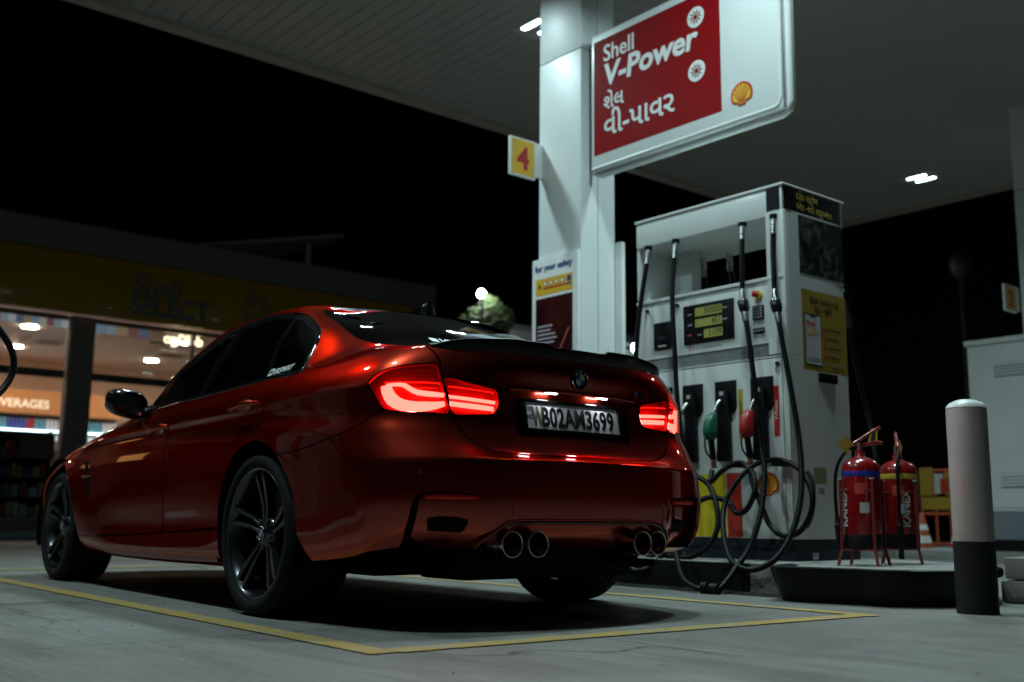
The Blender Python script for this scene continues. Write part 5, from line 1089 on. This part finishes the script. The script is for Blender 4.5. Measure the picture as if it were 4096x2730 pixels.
# ------------------------------------------------------------------ fire extinguishers in stands
EXR = mat('extinguisher_red', (.23, .006, .007), .25, coat=.6, coatr=.05, var=.05); STR = mat('stand_red', (.17, .010, .007), .5)
def extinguisher(x, y, rz, band, label, slabel, first):
    e = empty('fire_extinguisher', (x, y, .255), rz); tag(e, label, 'extinguisher', 'fire extinguishers on the island')
    MB().lathe([(0, 0), (.085, 0), (.098, .01), (.101, .03), (.101, .42), (.098, .445), (.085, .468), (.06, .484), (.035, .492), (.026, .50), (.024, .53), (0, .53)], n=40).build('cylinder', EXR, e, smooth=50)
    MB().lathe([(.1014, .385), (.1020, .387), (.1020, .412), (.1014, .414)], n=40).build('colour_band', band, e, smooth=50)
    MB().lathe([(.1014, .0), (.1018, .001), (.1018, .075), (.1014, .076)], n=40).build('foot_band', SATB, e, smooth=50)
    MB().cyl((0, 0, .53), (0, 0, .57), .018, n=14).build('valve', STL, e, smooth=40)
    MB().tube([(-.02, 0, .555), (.10, 0, .575), (.13, 0, .572)], [.010, .012, .008], 8).build('carry_handle', EXR, e, smooth=50)
    MB().tube(crom([(-.03, 0, .57), (.02, 0, .60), (.09, 0, .645), (.12, 0, .660)], 5), .0085, 8).build('squeeze_lever', EXR, e, smooth=50)
    MB().tube([(.055, 0, .575), (.07, 0, .635), (.10, 0, .655), (.095, 0, .58)], .006, 6).build('safety_clip', DYL, e, smooth=50)
    tgp = MB(); sheet(tgp, (-.075, -.012, .56), Vector((1, .2, 0)).normalized(), Vector((0, 0, 1)), [(-.055, 0), (0, -.05), (.055, .0), (0, .05)]); tgp.build('inspection_tag', mat('tag_%d' % first, (.55, .38, .06) if first else (.40, .10, .03), .5), e)
    MB().tube(crom([(-.02, 0, .548), (-.07, .0, .53), (-.125, .01, .44), (-.14, .01, .30), (-.135, .01, .16)], 6), .0095, 8).build('discharge_hose', HOSE, e, smooth=60)
    MB().tube([(-.135, .01, .17), (-.134, .01, .13), (-.133, .01, .125), (-.13, .01, .02), (-.125, .01, -.06)], [.012, .014, .019, .013, .016], 10).build('hose_horn', SATB, e, smooth=40)
    # printed label, white block and vertical lettering on the facing side
    fa = 4.39 if first else 3.09
    def curved(name, a0, a1, z0, z1, m, rr=.1019):
        vs = []; fs = []; K = 8
        for k in range(K+1):
            a = a0+(a1-a0)*k/K; vs += [(rr*math.cos(a), rr*math.sin(a), z0), (rr*math.cos(a), rr*math.sin(a), z1)]
        for k in range(K): fs.append((2*k, 2*k+2, 2*k+3, 2*k+1))
        return MB().add(vs, fs).build(name, m, e)
    curved('label_block', fa-.1, fa+.4, .19, .245, mat('caption_w', 0)); curved('label_print', fa-.35, fa+.35, .29, .35, mat('label_red', (.5, .05, .04), .5))
    a = fa+(-.85 if first else .55); n = Vector((math.cos(a), math.sin(a), 0)); t = Vector((0, 0, 1)).cross(n)
    text('label_lettering', 'KANEX', .062, LW, e, n*.1032+Vector((0, 0, .115)), (Vector((0, 0, 1)), -t), bold=.02, ext=.0003)
    s = empty('extinguisher_stand', (x, y, .165), (.25 if first else .5)); tag(s, slabel, 'stand', 'extinguisher stands on the island')
    for a in (.79, 2.36, 3.93, 5.5):
        c, q = math.cos(a), math.sin(a); MB().tube([(.15*c, .15*q, 0), (.125*c, .125*q, .09), (.122*c, .122*q, .46)], .0095, 4).build('leg', STR, s); box('leg_cap', mat('caption_w', 0), s, .122*c-.011, .122*c+.011, .122*q-.011, .122*q+.011, .4605, .467)
    for z in (.085, .40):
        P = [(.122*math.cos(a), .122*math.sin(a), z) for a in (.79, 2.36, 3.93, 5.5, .79)]
        for i in range(4): MB().tube([P[i], P[i+1]], .008, 4).build('rail', STR, s)
    return e
extinguisher(-.735, -2.31, -2.26, mat('band_blue', (.01, .03, .30), .4), 'red fire extinguisher with a blue band nearest the dispenser', 'red steel stand holding the blue-banded extinguisher', 1)
extinguisher(-.72, -2.72, -.99, mat('band_yellow', (.55, .40, .04), .4), 'red fire extinguisher with a yellow band beside the bollard', 'red steel stand holding the yellow-banded extinguisher', 0)
# ------------------------------------------------------------------ cabinet on the next island, pipe, blocks, barrier, cones, post
i2 = MB().prism([(a, b-6.13) for a, b in isl_poly()], lambda a, b: (a, b, -.02), lambda a, b: (a, b, .10)).build('far_pump_island', KERBC, bevel=.012); tag(i2, kind='structure')
cb = empty('equipment_cabinet', (1.1, -8.9, .1)); tag(cb, 'white metal service cabinet with louvres and grey foot at right edge', 'cabinet')
box('foot', DBK, cb, -.62, .66, -.3, .29, 0, .12); box('grey_skirt', mat('skirt_grey', (.18, .20, .23), .5), cb, -.64, .70, -.32, .31, .121, .42, .006)
box('body', DW, cb, -.64, .70, -.32, .31, .423, 2.25, .01); box('door_leaf', DW, cb, -.60, .62, .311, .322, .46, 2.2, .006); box('top_lip', DW, cb, -.66, .72, -.34, .34, 2.252, 2.31, .008)
for z in (1.88, .68):
    lv = box('louvre_plate', mat('louvre_grey', (.34, .33, .35), .5), cb, -.3, .40, .323, .33, z, z+.15, .003)
    for k in range(4): MB().prism([(.330, 0), (.352, -.012), (.352, .006), (.330, .018)], lambda a, b, k=k: (-.3, a, z+.02+k*.035+b), lambda a, b, k=k: (.4, a, z+.02+k*.035+b)).build('louvre', DW, lv)
pp = MB().tube(crom([(-.9, -2.55, .13), (-1.5, -2.55, .135), (-1.58, -2.55, .135)], 4), .03, 14); pp.lathe([(0, -.028), (.015, -.024), (.026, -.012), (.03, 0)], (-1.58, -2.55, .135), 'x', 14)
CBK = mat('block_concrete', (.20, .19, .17), .85, var=.3, vs=8, bump=.6, bs=30)
for k, (x, y, z, rz) in enumerate(((-1.40, -2.68, 0, .1), (-1.41, -2.69, .115, .16))):
    o = MB().box(-.2, .08, -.16, .16, .004, .112).build('concrete_block', CBK, None, bevel=.018, seg=2); o.location = (x-.04, y, z); o.rotation_euler = (0, 0, rz); tag(o, ['lower rough concrete block of the pair at the right edge', 'upper rough concrete block of the pair at the right edge'][k], 'block', 'concrete blocks stacked at the right edge')
bolt_pipe = MB().tube([(-1.30, -2.33, .16), (-1.44, -2.36, .16), (-1.462, -2.364, .16), (-1.468, -2.366, .16)], [.030, .030, .022, .008], 14).build('pipe_stub', BLK, None, smooth=60); bolt_pipe.parent = gd
br = empty('barrier_trolley', (2.62, -9.4, 0), -.25); tag(br, 'orange wheeled barrier frame with yellow boards behind the extinguishers', 'barrier')
ORG = mat('barrier_orange', (.38, .06, .015), .5)
for x in (-.33, -.11, .11, .33): MB().tube([(x, 0, .12), (x, 0, 1.02)], .016, 8).build('upright', ORG, br, smooth=60)
for z in (.14, .50, 1.02): MB().tube([(-.34, 0, z), (.34, 0, z)], .016, 8).build('rail', ORG, br, smooth=60)
for a in ((-.30, .30, .55, .70), (-.30, -.06, .72, 1.0), (.12, .32, .72, 1.06)): box('yellow_board', mat('barrier_yellow', (.36, .23, .02), .5), br, a[0], a[1], .018, .03, a[2], a[3], .004)
box('white_notice', mat('caption_w', 0), br, -.04, .10, .018, .03, .74, .98, .003); box('red_notice', DRD, br, -.12, .0, .031, .036, .74, .92, .003)
for x in (-.26, .26):
    MB().lathe([(.02, -.018), (.05, -.018), (.055, -.01), (.055, .01), (.05, .018), (.02, .018)], (x, 0, .055), 'y', 18, True).build('castor', SATB, br, smooth=40); box('foot_bar', ORG, br, x-.015, x+.015, -.18, .18, .085, .115)
def cone(x, y, label):
    c = empty('traffic_cone', (x, y, 0)); tag(c, label, 'cone', 'traffic cones by the barrier')
    MB().lathe([(.13, .03), (.028, .50), (.022, .51), (0, .51)], n=24).build('cone_body', ORG, c, smooth=40); box('cone_base', ORG, c, -.16, .16, -.16, .16, 0, .03, .008)
    for z0, z1 in ((.16, .24), (.31, .37)):
        f = lambda z: .13-(z-.03)*.217; MB().lathe([(f(z0)+.002, z0), (f(z1)+.002, z1)], n=24).build('reflective_band', LW, c, smooth=40)
cone(2.66, -8.95, 'orange white-banded traffic cone in front of the barrier'); cone(2.35, -9.25, 'orange white-banded traffic cone nearer the bollard at barrier end')
lp = empty('lamp_post', (8.0, -20.8, 0)); tag(lp, 'thin unlit dark lamp post with round head beyond the bollard', 'lamp post')
MB().cyl((0, 0, -.03), (0, 0, 6.1), .07, .05, 12).build('pole', mat('post_grey', (.10, .10, .11), .6), lp, smooth=40)
MB().lathe([(0, 6.05), (.15, 6.1), (.24, 6.25), (.26, 6.42), (.2, 6.58), (0, 6.66)], n=20).build('globe_head', mat('globe_dull', (.2, .19, .16), .4), lp, smooth=60)
# ------------------------------------------------------------------ convenience store
SX = 15.0
st = empty('store_building', (SX, -2, 0)); tag(st, 'flat-roofed convenience store with yellow fascia and lit glass front', 'building')
Sb = lambda n, m, x0, x1, y0, y1, z0, z1, b=0., p=None: box(n, m, p or st, x0-SX, x1-SX, y0+2, y1+2, z0, z1, b)
GRY = mat('store_grey', (.30, .28, .28), .6); SY = mat('store_fascia_yellow', (.66, .38, .02), .16, var=.1, vs=1.5, coat=.8, coatr=.04); WIN = mat('interior_wall', (.55, .40, .30), .7); FR = mat('frame_grey', (.12, .11, .10), .5); BRN = mat('plinth_brown', (.12, .06, .05), .6)
Sb('parapet', GRY, 14.55, 22.5, -10.35, 8, 4.86, 5.36); Sb('roof_slab', mat('roof_dark', (.03, .03, .03), .8), 14.9, 22.4, -10.2, 8, 4.5, 4.85)
for k, (a, b) in enumerate(((2.0, 8.0), (-1.0, 1.995), (-4.0, -1.005), (-7.0, -4.005), (-10.3, -7.005))): Sb('fascia_panel', SY, 14.6, 14.7, a, b, 3.80, 4.84, .004)
Sb('fascia_return', GRY, 14.7, 22.4, -10.3, -10.2, .02, 4.84)
NB = mat('store_lettering_blue', (.20, .23, .30), .5)
O = lambda y, z: (14.592-SX, y+2, z)
text('store_lettering', 'Shell', .50, NB, st, O(-3.76, 4.30), FX, bold=.012, ext=.004); text('store_lettering', 'SELECT', .50, NB, st, O(-3.74, 3.93), FX, bold=.03, ext=.004, sx=.92)
text('store_lettering', 'શેલ', .40, NB, st, O(-5.9, 4.33), FX, bold=.01, ext=.004); text('store_lettering', 'સિલેક્ટ', .42, NB, st, O(-5.9, 3.96), FX, bold=.01, ext=.004)
Sb('floor', mat('store_floor', (.25, .22, .2), .3), 15.2, 22.4, -10.2, 8, .28, .30); Sb('plinth', BRN, 14.9, 15.2, -10.2, 8, .0, .29); Sb('step', mat('step_tile', (.10, .13, .14), .5), 14.3, 14.89, -10.2, 8, 0, .12)
Sb('back_wall', WIN, 22.2, 22.35, -10.2, 8, .3, 4.5); Sb('side_wall', WIN, 15.2, 22.2, -10.19, -10.05, .3, 4.5)
# interior plank ceiling
CPL = mat('store_ceiling', (.66, .60, .55), .45); cp = None
for k in range(24):
    if cp is None: o = MB().box(.004, .286, -12.2, 6.0, 3.92, 3.95).build('ceiling_plank', CPL, st); cp = o.data
    else: o = link('ceiling_plank', cp, None, st)
    o.location = (.25+k*.29, 4.0, 0)
Sb('ceiling_void', FR, 15.2, 22.2, -10.0, 8, 3.96, 4.4)
WL = emis('store_downlight', (1., .78, .60), 150.)
for x in (17.3, 20.1):
    for y in (3.0, .1, -2.83, -5.8, -8.6):
        yy = y+(x-17.3)*-.18; q = MB().cyl((x-SX, yy+2, 3.905), (x-SX, yy+2, 3.919), .14, n=20).build('downlight', WL, st)
for y in (-3.6, -6.2):
    ac = Sb('ceiling_cassette', mat('cassette_cream', (.6, .55, .5), .5), 18.2, 19.1, y-.45, y+.45, 3.86, 3.919, .01); Sb('cassette_grille', FR, 18.4, 18.9, y-.25, y+.25, 3.85, 3.859, 0, ac)
# glazed front: mullions, transom, panes, pillars
PN = glassm('shop_glass', (.92, .95, .95), .45)
ys = [7.8, 5.4, 3.0, .6, -.6, -2.84, -3.27, -5.1, -7.0, -8.9, -10.1]
for k in range(len(ys)-1):
    if abs(ys[k]+2.84) < .01: Sb('pillar', GRY, 14.85, 15.15, ys[k+1]+.02, ys[k]-.02, .29, 3.80, .01); continue
    f = empty('shop_window', (15.0-SX, 0, 0), 0, st)
    for z0, z1 in ((.33, 2.70), (2.84, 3.72)):
        box('pane', PN, f, -.006, .006, ys[k+1]+2.03, ys[k]+1.97, z0, z1)
    box('transom', FR, f, -.05, .05, ys[k+1]+2.02, ys[k]+1.98, 2.705, 2.835); box('sill', FR, f, -.05, .05, ys[k+1]+2.02, ys[k]+1.98, .29, .328); box('head_rail', FR, f, -.05, .05, ys[k+1]+2.02, ys[k]+1.98, 3.725, 3.80)
    box('mullion', FR, f, -.06, .06, ys[k]+1.975, ys[k]+2.015, .29, 3.80)
# promo strip above the glass, lit from inside
cols = [(.75, .75, .8), (.15, .2, .5), (.7, .4, .05), (.2, .5, .7), (.75, .7, .5), (.5, .1, .1), (.3, .55, .7)]
for k in range(16):
    y = -1.0-k*.125
    if y < -2.75: break
    Sb('promo_card', mat('promo_%d' % (k % 7), cols[k % 7], .5, emit=tuple(.5*c+.5*sum(cols[k % 7])/3 for c in cols[k % 7]), es=.3), 15.07, 15.08, y-.12, y, 3.60, 3.73)
for k in range(5): Sb('promo_card', mat('promo_%d' % ((k*3+3) % 7), cols[(k*3+3) % 7], .5, emit=cols[(k*3+3) % 7], es=.25), 15.07, 15.08, -3.5-k*.2, -3.32-k*.2, 3.58, 3.73)
# mirrored lit lettering seen from behind
ds = empty('lit_window_sign', (15.25, -5.42, 3.55)); tag(ds, 'glowing warm lettering seen mirrored in the store window', 'sign')
text('lit_lettering', 'deli2go', .27, emis('sign_glow', (1., .78, .5), 3.2), ds, (0, 0, .02), (Vector((0, 1, 0)), Vector((0, 0, 1))), bold=.012, ext=.006, sx=.98)
box('sign_rail', FR, ds, .012, .03, 0, 1.02, -.02, .02)
# beverage wall
bw = empty('beverage_cooler', (21.6, -3.5, .30)); tag(bw, 'long beverage cooler with orange header at the back of the store', 'cooler')
box('header', mat('header_orange', (.55, .22, .06), .5, emit=(1., .45, .2), es=.2), bw, -.1, .5, -2.7, 4.0, 2.34, 2.86)
text('header_lettering', 'BEVERAGES', .26, mat('header_text', (.8, .7, .55), .5, emit=(1., .8, .55), es=.9), bw, (-.104, .30, 2.46), FX, bold=.02, ext=.004, sx=1.0)
box('cooler_case', mat('cooler_dark', (.03, .03, .035), .5), bw, .25, .5, -2.7, 4.0, .0, 2.33)
STRIPE = emis('cooler_tube', (.75, .95, 1.), 5.5)
for z in (1.93,): box('light_tube', STRIPE, bw, -.06, -.03, -2.6, 4.0, z, z+.035)
pal = [(.7, .75, .8), (.08, .12, .45), (.45, .05, .06), (.15, .4, .55), (.6, .5, .1), (.1, .35, .15), (.65, .6, .6)]
for z in (.15, .55, .95, 1.35, 1.68):
    box('shelf', mat('shelf_white', (.55, .58, .6), .4), bw, -.05, .24, -2.65, 4.0, z-.02, z)
rows = MB()
prod = [MB() for _ in pal]
rnd = random.Random(4)
for z, hh in ((.15, .3), (.55, .3), (.95, .3), (1.35, .24), (1.68, .2), (1.985, .26)):
    y = -2.6
    while y < 3.9:
        w = .085; i = rnd.choice([0, 1, 1, 0, 2, 3, 4, 5, 6, 3]); n = rnd.randint(2, 6)
        for q in range(n):
            if y > 3.9: break
            prod[i].cyl((.02, y, z), (.02, y, z+hh*.72), .034, n=6, caps=False); prod[i].cyl((.02, y, z+hh*.72), (.02, y, z+hh*.95), .034, .014, 6); y += w
for i, p in enumerate(prod): tag(p.build('bottle_row', mat('drink_%d' % i, pal[i], .3, emit=pal[i], es=.12), bw), kind='stuff')
box('price_strip', mat('price_white', (.7, .8, .85), .4, emit=(.6, .8, .9), es=.5), bw, -.066, -.06, -2.6, 4.0, 1.70, 1.86)
cn = empty('added_glow_counter', (16.2, 5.6, .3)); tag(cn, 'unseen counter with orange glow panel added for its reflection in the car doors', 'counter')
box('counter_body', mat('shelf_white', 0), cn, .2, .8, -1.6, 1.6, 0, .95, .02); box('added_glow_panel', mat('counter_glow', (.5, .2, .05), .5, emit=(1., .42, .12), es=1.5), cn, .9, .95, -.45, .25, .65, 1.75)  # glowing panel added out of view to give the doors an orange reflection
# racks by the window
def rack(x, y0, y1, label, zt, dark):
    rk = empty('display_rack', (x, (y0+y1)/2, .3)); tag(rk, label, 'rack', 'shop racks'); a = (y1-y0)/2; m = SATB if dark else mat('shelf_white', 0)
    for s in (-1, 1): box('side_panel', m, rk, -.2, .2, s*a-.015, s*a+.015, 0, zt)
    box('back_panel', m, rk, .18, .2, -a+.016, a-.016, 0, zt)
    z = .02
    while z < zt-.2:
        box('shelf', m, rk, -.2, .179, -a+.016, a-.016, z, z+.02)
        y = -a+.04
        while y < a-.13:
            w = rnd.uniform(.09, .16); h = rnd.uniform(.15, .27); i = rnd.randrange(7)
            box('product', mat('goods_%d' % i, tuple(c*.5 for c in pal[i]), .4), rk, -.17, -.02, y, y+w*.85, z+.021, z+.02+h, .008); y += w
        z += .33
    return rk
rack(15.5, -2.80, -1.6, 'dark rack of bottles just inside the left store window', 1.5, True); rack(15.55, -1.5, -.3, 'dark rack of goods at the far left store window', 1.5, True)
rack(17.5, -4.6, -3.4, 'white snack rack behind the pillar of the store', 1.5, False); rack(18.0, -7.2, -6.0, 'white snack rack further right inside the store', 1.6, False)
pw = MB().add([(14.93, -2.2, 1.35), (14.93, -2.75, 1.35), (14.93, -2.75, 1.72), (14.93, -2.2, 1.72)], [(0, 1, 2, 3)]); pw.build('window_poster', mat('poster_dull', (.12, .10, .07), .5), st); st.children[-1].location = (-SX, 2, 0)
# ------------------------------------------------------------------ far background
gb = empty('service_hut', (20.3, -17.4, 0)); tag(gb, 'plain grey flat-topped hut beyond the car roof', 'hut')
box('wall', mat('hut_grey', (.66, .69, .74), .6), gb, -.3, 2.2, -2.2, .45, 0, 5.95, .01); box('roof_slab', mat('hut_roof', (.30, .32, .36), .6), gb, -.38, 2.26, -2.26, .53, 5.96, 6.10, .01)
tr_root = empty('lit_tree', (17.3, -13.9, 0)); tag(tr_root, 'pale green leafy tree lit by a lamp beyond the car', 'tree')
mb = MB().tube([(0, 0, -.03), (.05, .05, 1.5), (0, .1, 3.2), (.1, .0, 4.6)], [.13, .11, .08, .05], 8)
mb.build('trunk', mat('bark', (.08, .06, .04), .9, bump=.5), tr_root, smooth=60)
for k in range(6):
    a = k*1.05; MB().tube([(0, .1, 3.0+.2*k), (.3*math.cos(a), .1+.3*math.sin(a), 3.7+.2*k), (.7*math.cos(a), .1+.75*math.sin(a), 4.3+.2*k)], [.05, .035, .012], 6).build('limb', mat('bark', 0), tr_root, smooth=60)
def leaves(name, blobs, n, size, m, parent, seed):
    r = random.Random(seed); vs = []; fs = []
    for (cx, cy, cz, rad) in blobs:
        for _ in range(int(n*rad**2)):
            d = Vector((r.gauss(0, 1), r.gauss(0, 1), r.gauss(0, 1))).normalized()*rad*(r.random()**.45); c = Vector((cx, cy, cz))+d
            a = Vector((r.gauss(0, 1), r.gauss(0, 1), r.gauss(0, .6))).normalized(); b = a.orthogonal().normalized(); s = size*r.uniform(.6, 1.3); i = len(vs)
            vs += [c+a*s, c+b*s*.45, c-a*s, c-b*s*.45]; fs.append((i, i+1, i+2, i+3))
    return tag(MB().add(vs, fs).build(name, m, parent), kind='stuff')
LEAF = mat('leaf_green', (.09, .13, .05), .6, var=.4, vs=3)
leaves('crown', [(0, .1, 5.3, .55), (.1, .6, 5.0, .45), (0, -.45, 5.5, .45), (.2, .9, 4.75, .3), (-.1, -.1, 5.75, .35), (.1, .2, 4.6, .5), (0, -.5, 4.9, .4)], 6500, .045, LEAF, tr_root, 3)
def flood(x, y, z, h, r, st_, label, aim=None):
    f = empty('yard_light', (x, y, 0)); tag(f, label, 'lamp')
    MB().cyl((0, 0, -.03), (0, 0, z-.1), .06, .045, 10).build('pole', mat('post_grey', 0), f, smooth=40)
    MB().lathe([(0, z-r), (r*.7, z-r*.72), (r, z), (r*.7, z+r*.72), (0, z+r)], n=16).build('lamp_globe', emis('yard_glow_%s' % label[:5], (.9, 1., .95), st_), f, smooth=60); return f
flood(17.1, -13.62, 6.08, 0, .10, 260., 'round glowing yard light above the lit tree')
flood(15.2, -17.35, 4.86, 0, .13, 60., 'white lamp glowing low between column and dispenser')
wb2 = empty('lit_shed', (16.4, -18.2, 0)); tag(wb2, 'pale lit shed wall glimpsed between column and dispenser', 'shed')
box('wall', mat('shed_pale', (.55, .68, .66), .6), wb2, 0, .2, -1.4, .9, 0, 5.05); MB().prism([(-.9, 5.05), (1.2, 5.6), (1.2, 5.66), (-.9, 5.11)], lambda a, b: (a*.5, 1.0, b), lambda a, b: (a*.5, -1.5, b)).build('roof_sheet', mat('hut_roof', 0), wb2)
sd = empty('dark_shed_roof', (24, -11, 0)); tag(sd, 'dim sloping shed roof faintly visible behind the store', 'shed')
DK2 = mat('shed_dim', (.10, .09, .09), .8)
MB().prism([(2.4, 7.75), (-2.6, 8.95), (-2.6, 9.05), (2.4, 7.85)], lambda a, b: (0, a, b), lambda a, b: (3, a, b)).build('roof_sheet', DK2, sd); box('post', DK2, sd, .1, .25, -1.5, -1.35, 0, 8.6); box('post', DK2, sd, .1, .25, 1.9, 2.05, 0, 7.9)
# loose grit on the concrete
rg = random.Random(11); vs = []; fs = []
for k in range(110):
    x, y = rg.uniform(-3.2, 4.5), rg.uniform(-1.6, 2.2); r = rg.choice((.0015, .002, .0025, .003, .0045)); i = len(vs); a = rg.uniform(0, 6)
    vs += [(x+r*math.cos(a), y+r*math.sin(a), 0), (x+r*math.cos(a+2.1), y+r*math.sin(a+2.1), 0), (x+r*math.cos(a+4.2), y+r*math.sin(a+4.2), 0), (x, y, r*1.1)]; fs += [(i, i+1, i+3), (i+1, i+2, i+3), (i+2, i, i+3)]
tag(MB().add(vs, fs).build('loose_grit', mat('grit_dark', (.05, .045, .04), .9)), 'scattered dark grit and pebbles on the concrete', 'grit', kind='stuff')
finish_texts()
# keep the tree to thing > part > sub-part
def flatten():
    for o in list(SC.objects):
        while o.parent and o.parent.parent and o.parent.parent.parent:
            p = o.parent; o.matrix_basis = p.matrix_basis @ o.matrix_basis; o.parent = p.parent
flatten()
for o in list(SC.objects):
    if o.type == 'EMPTY' and o.parent and not o.children: bpy.data.objects.remove(o)
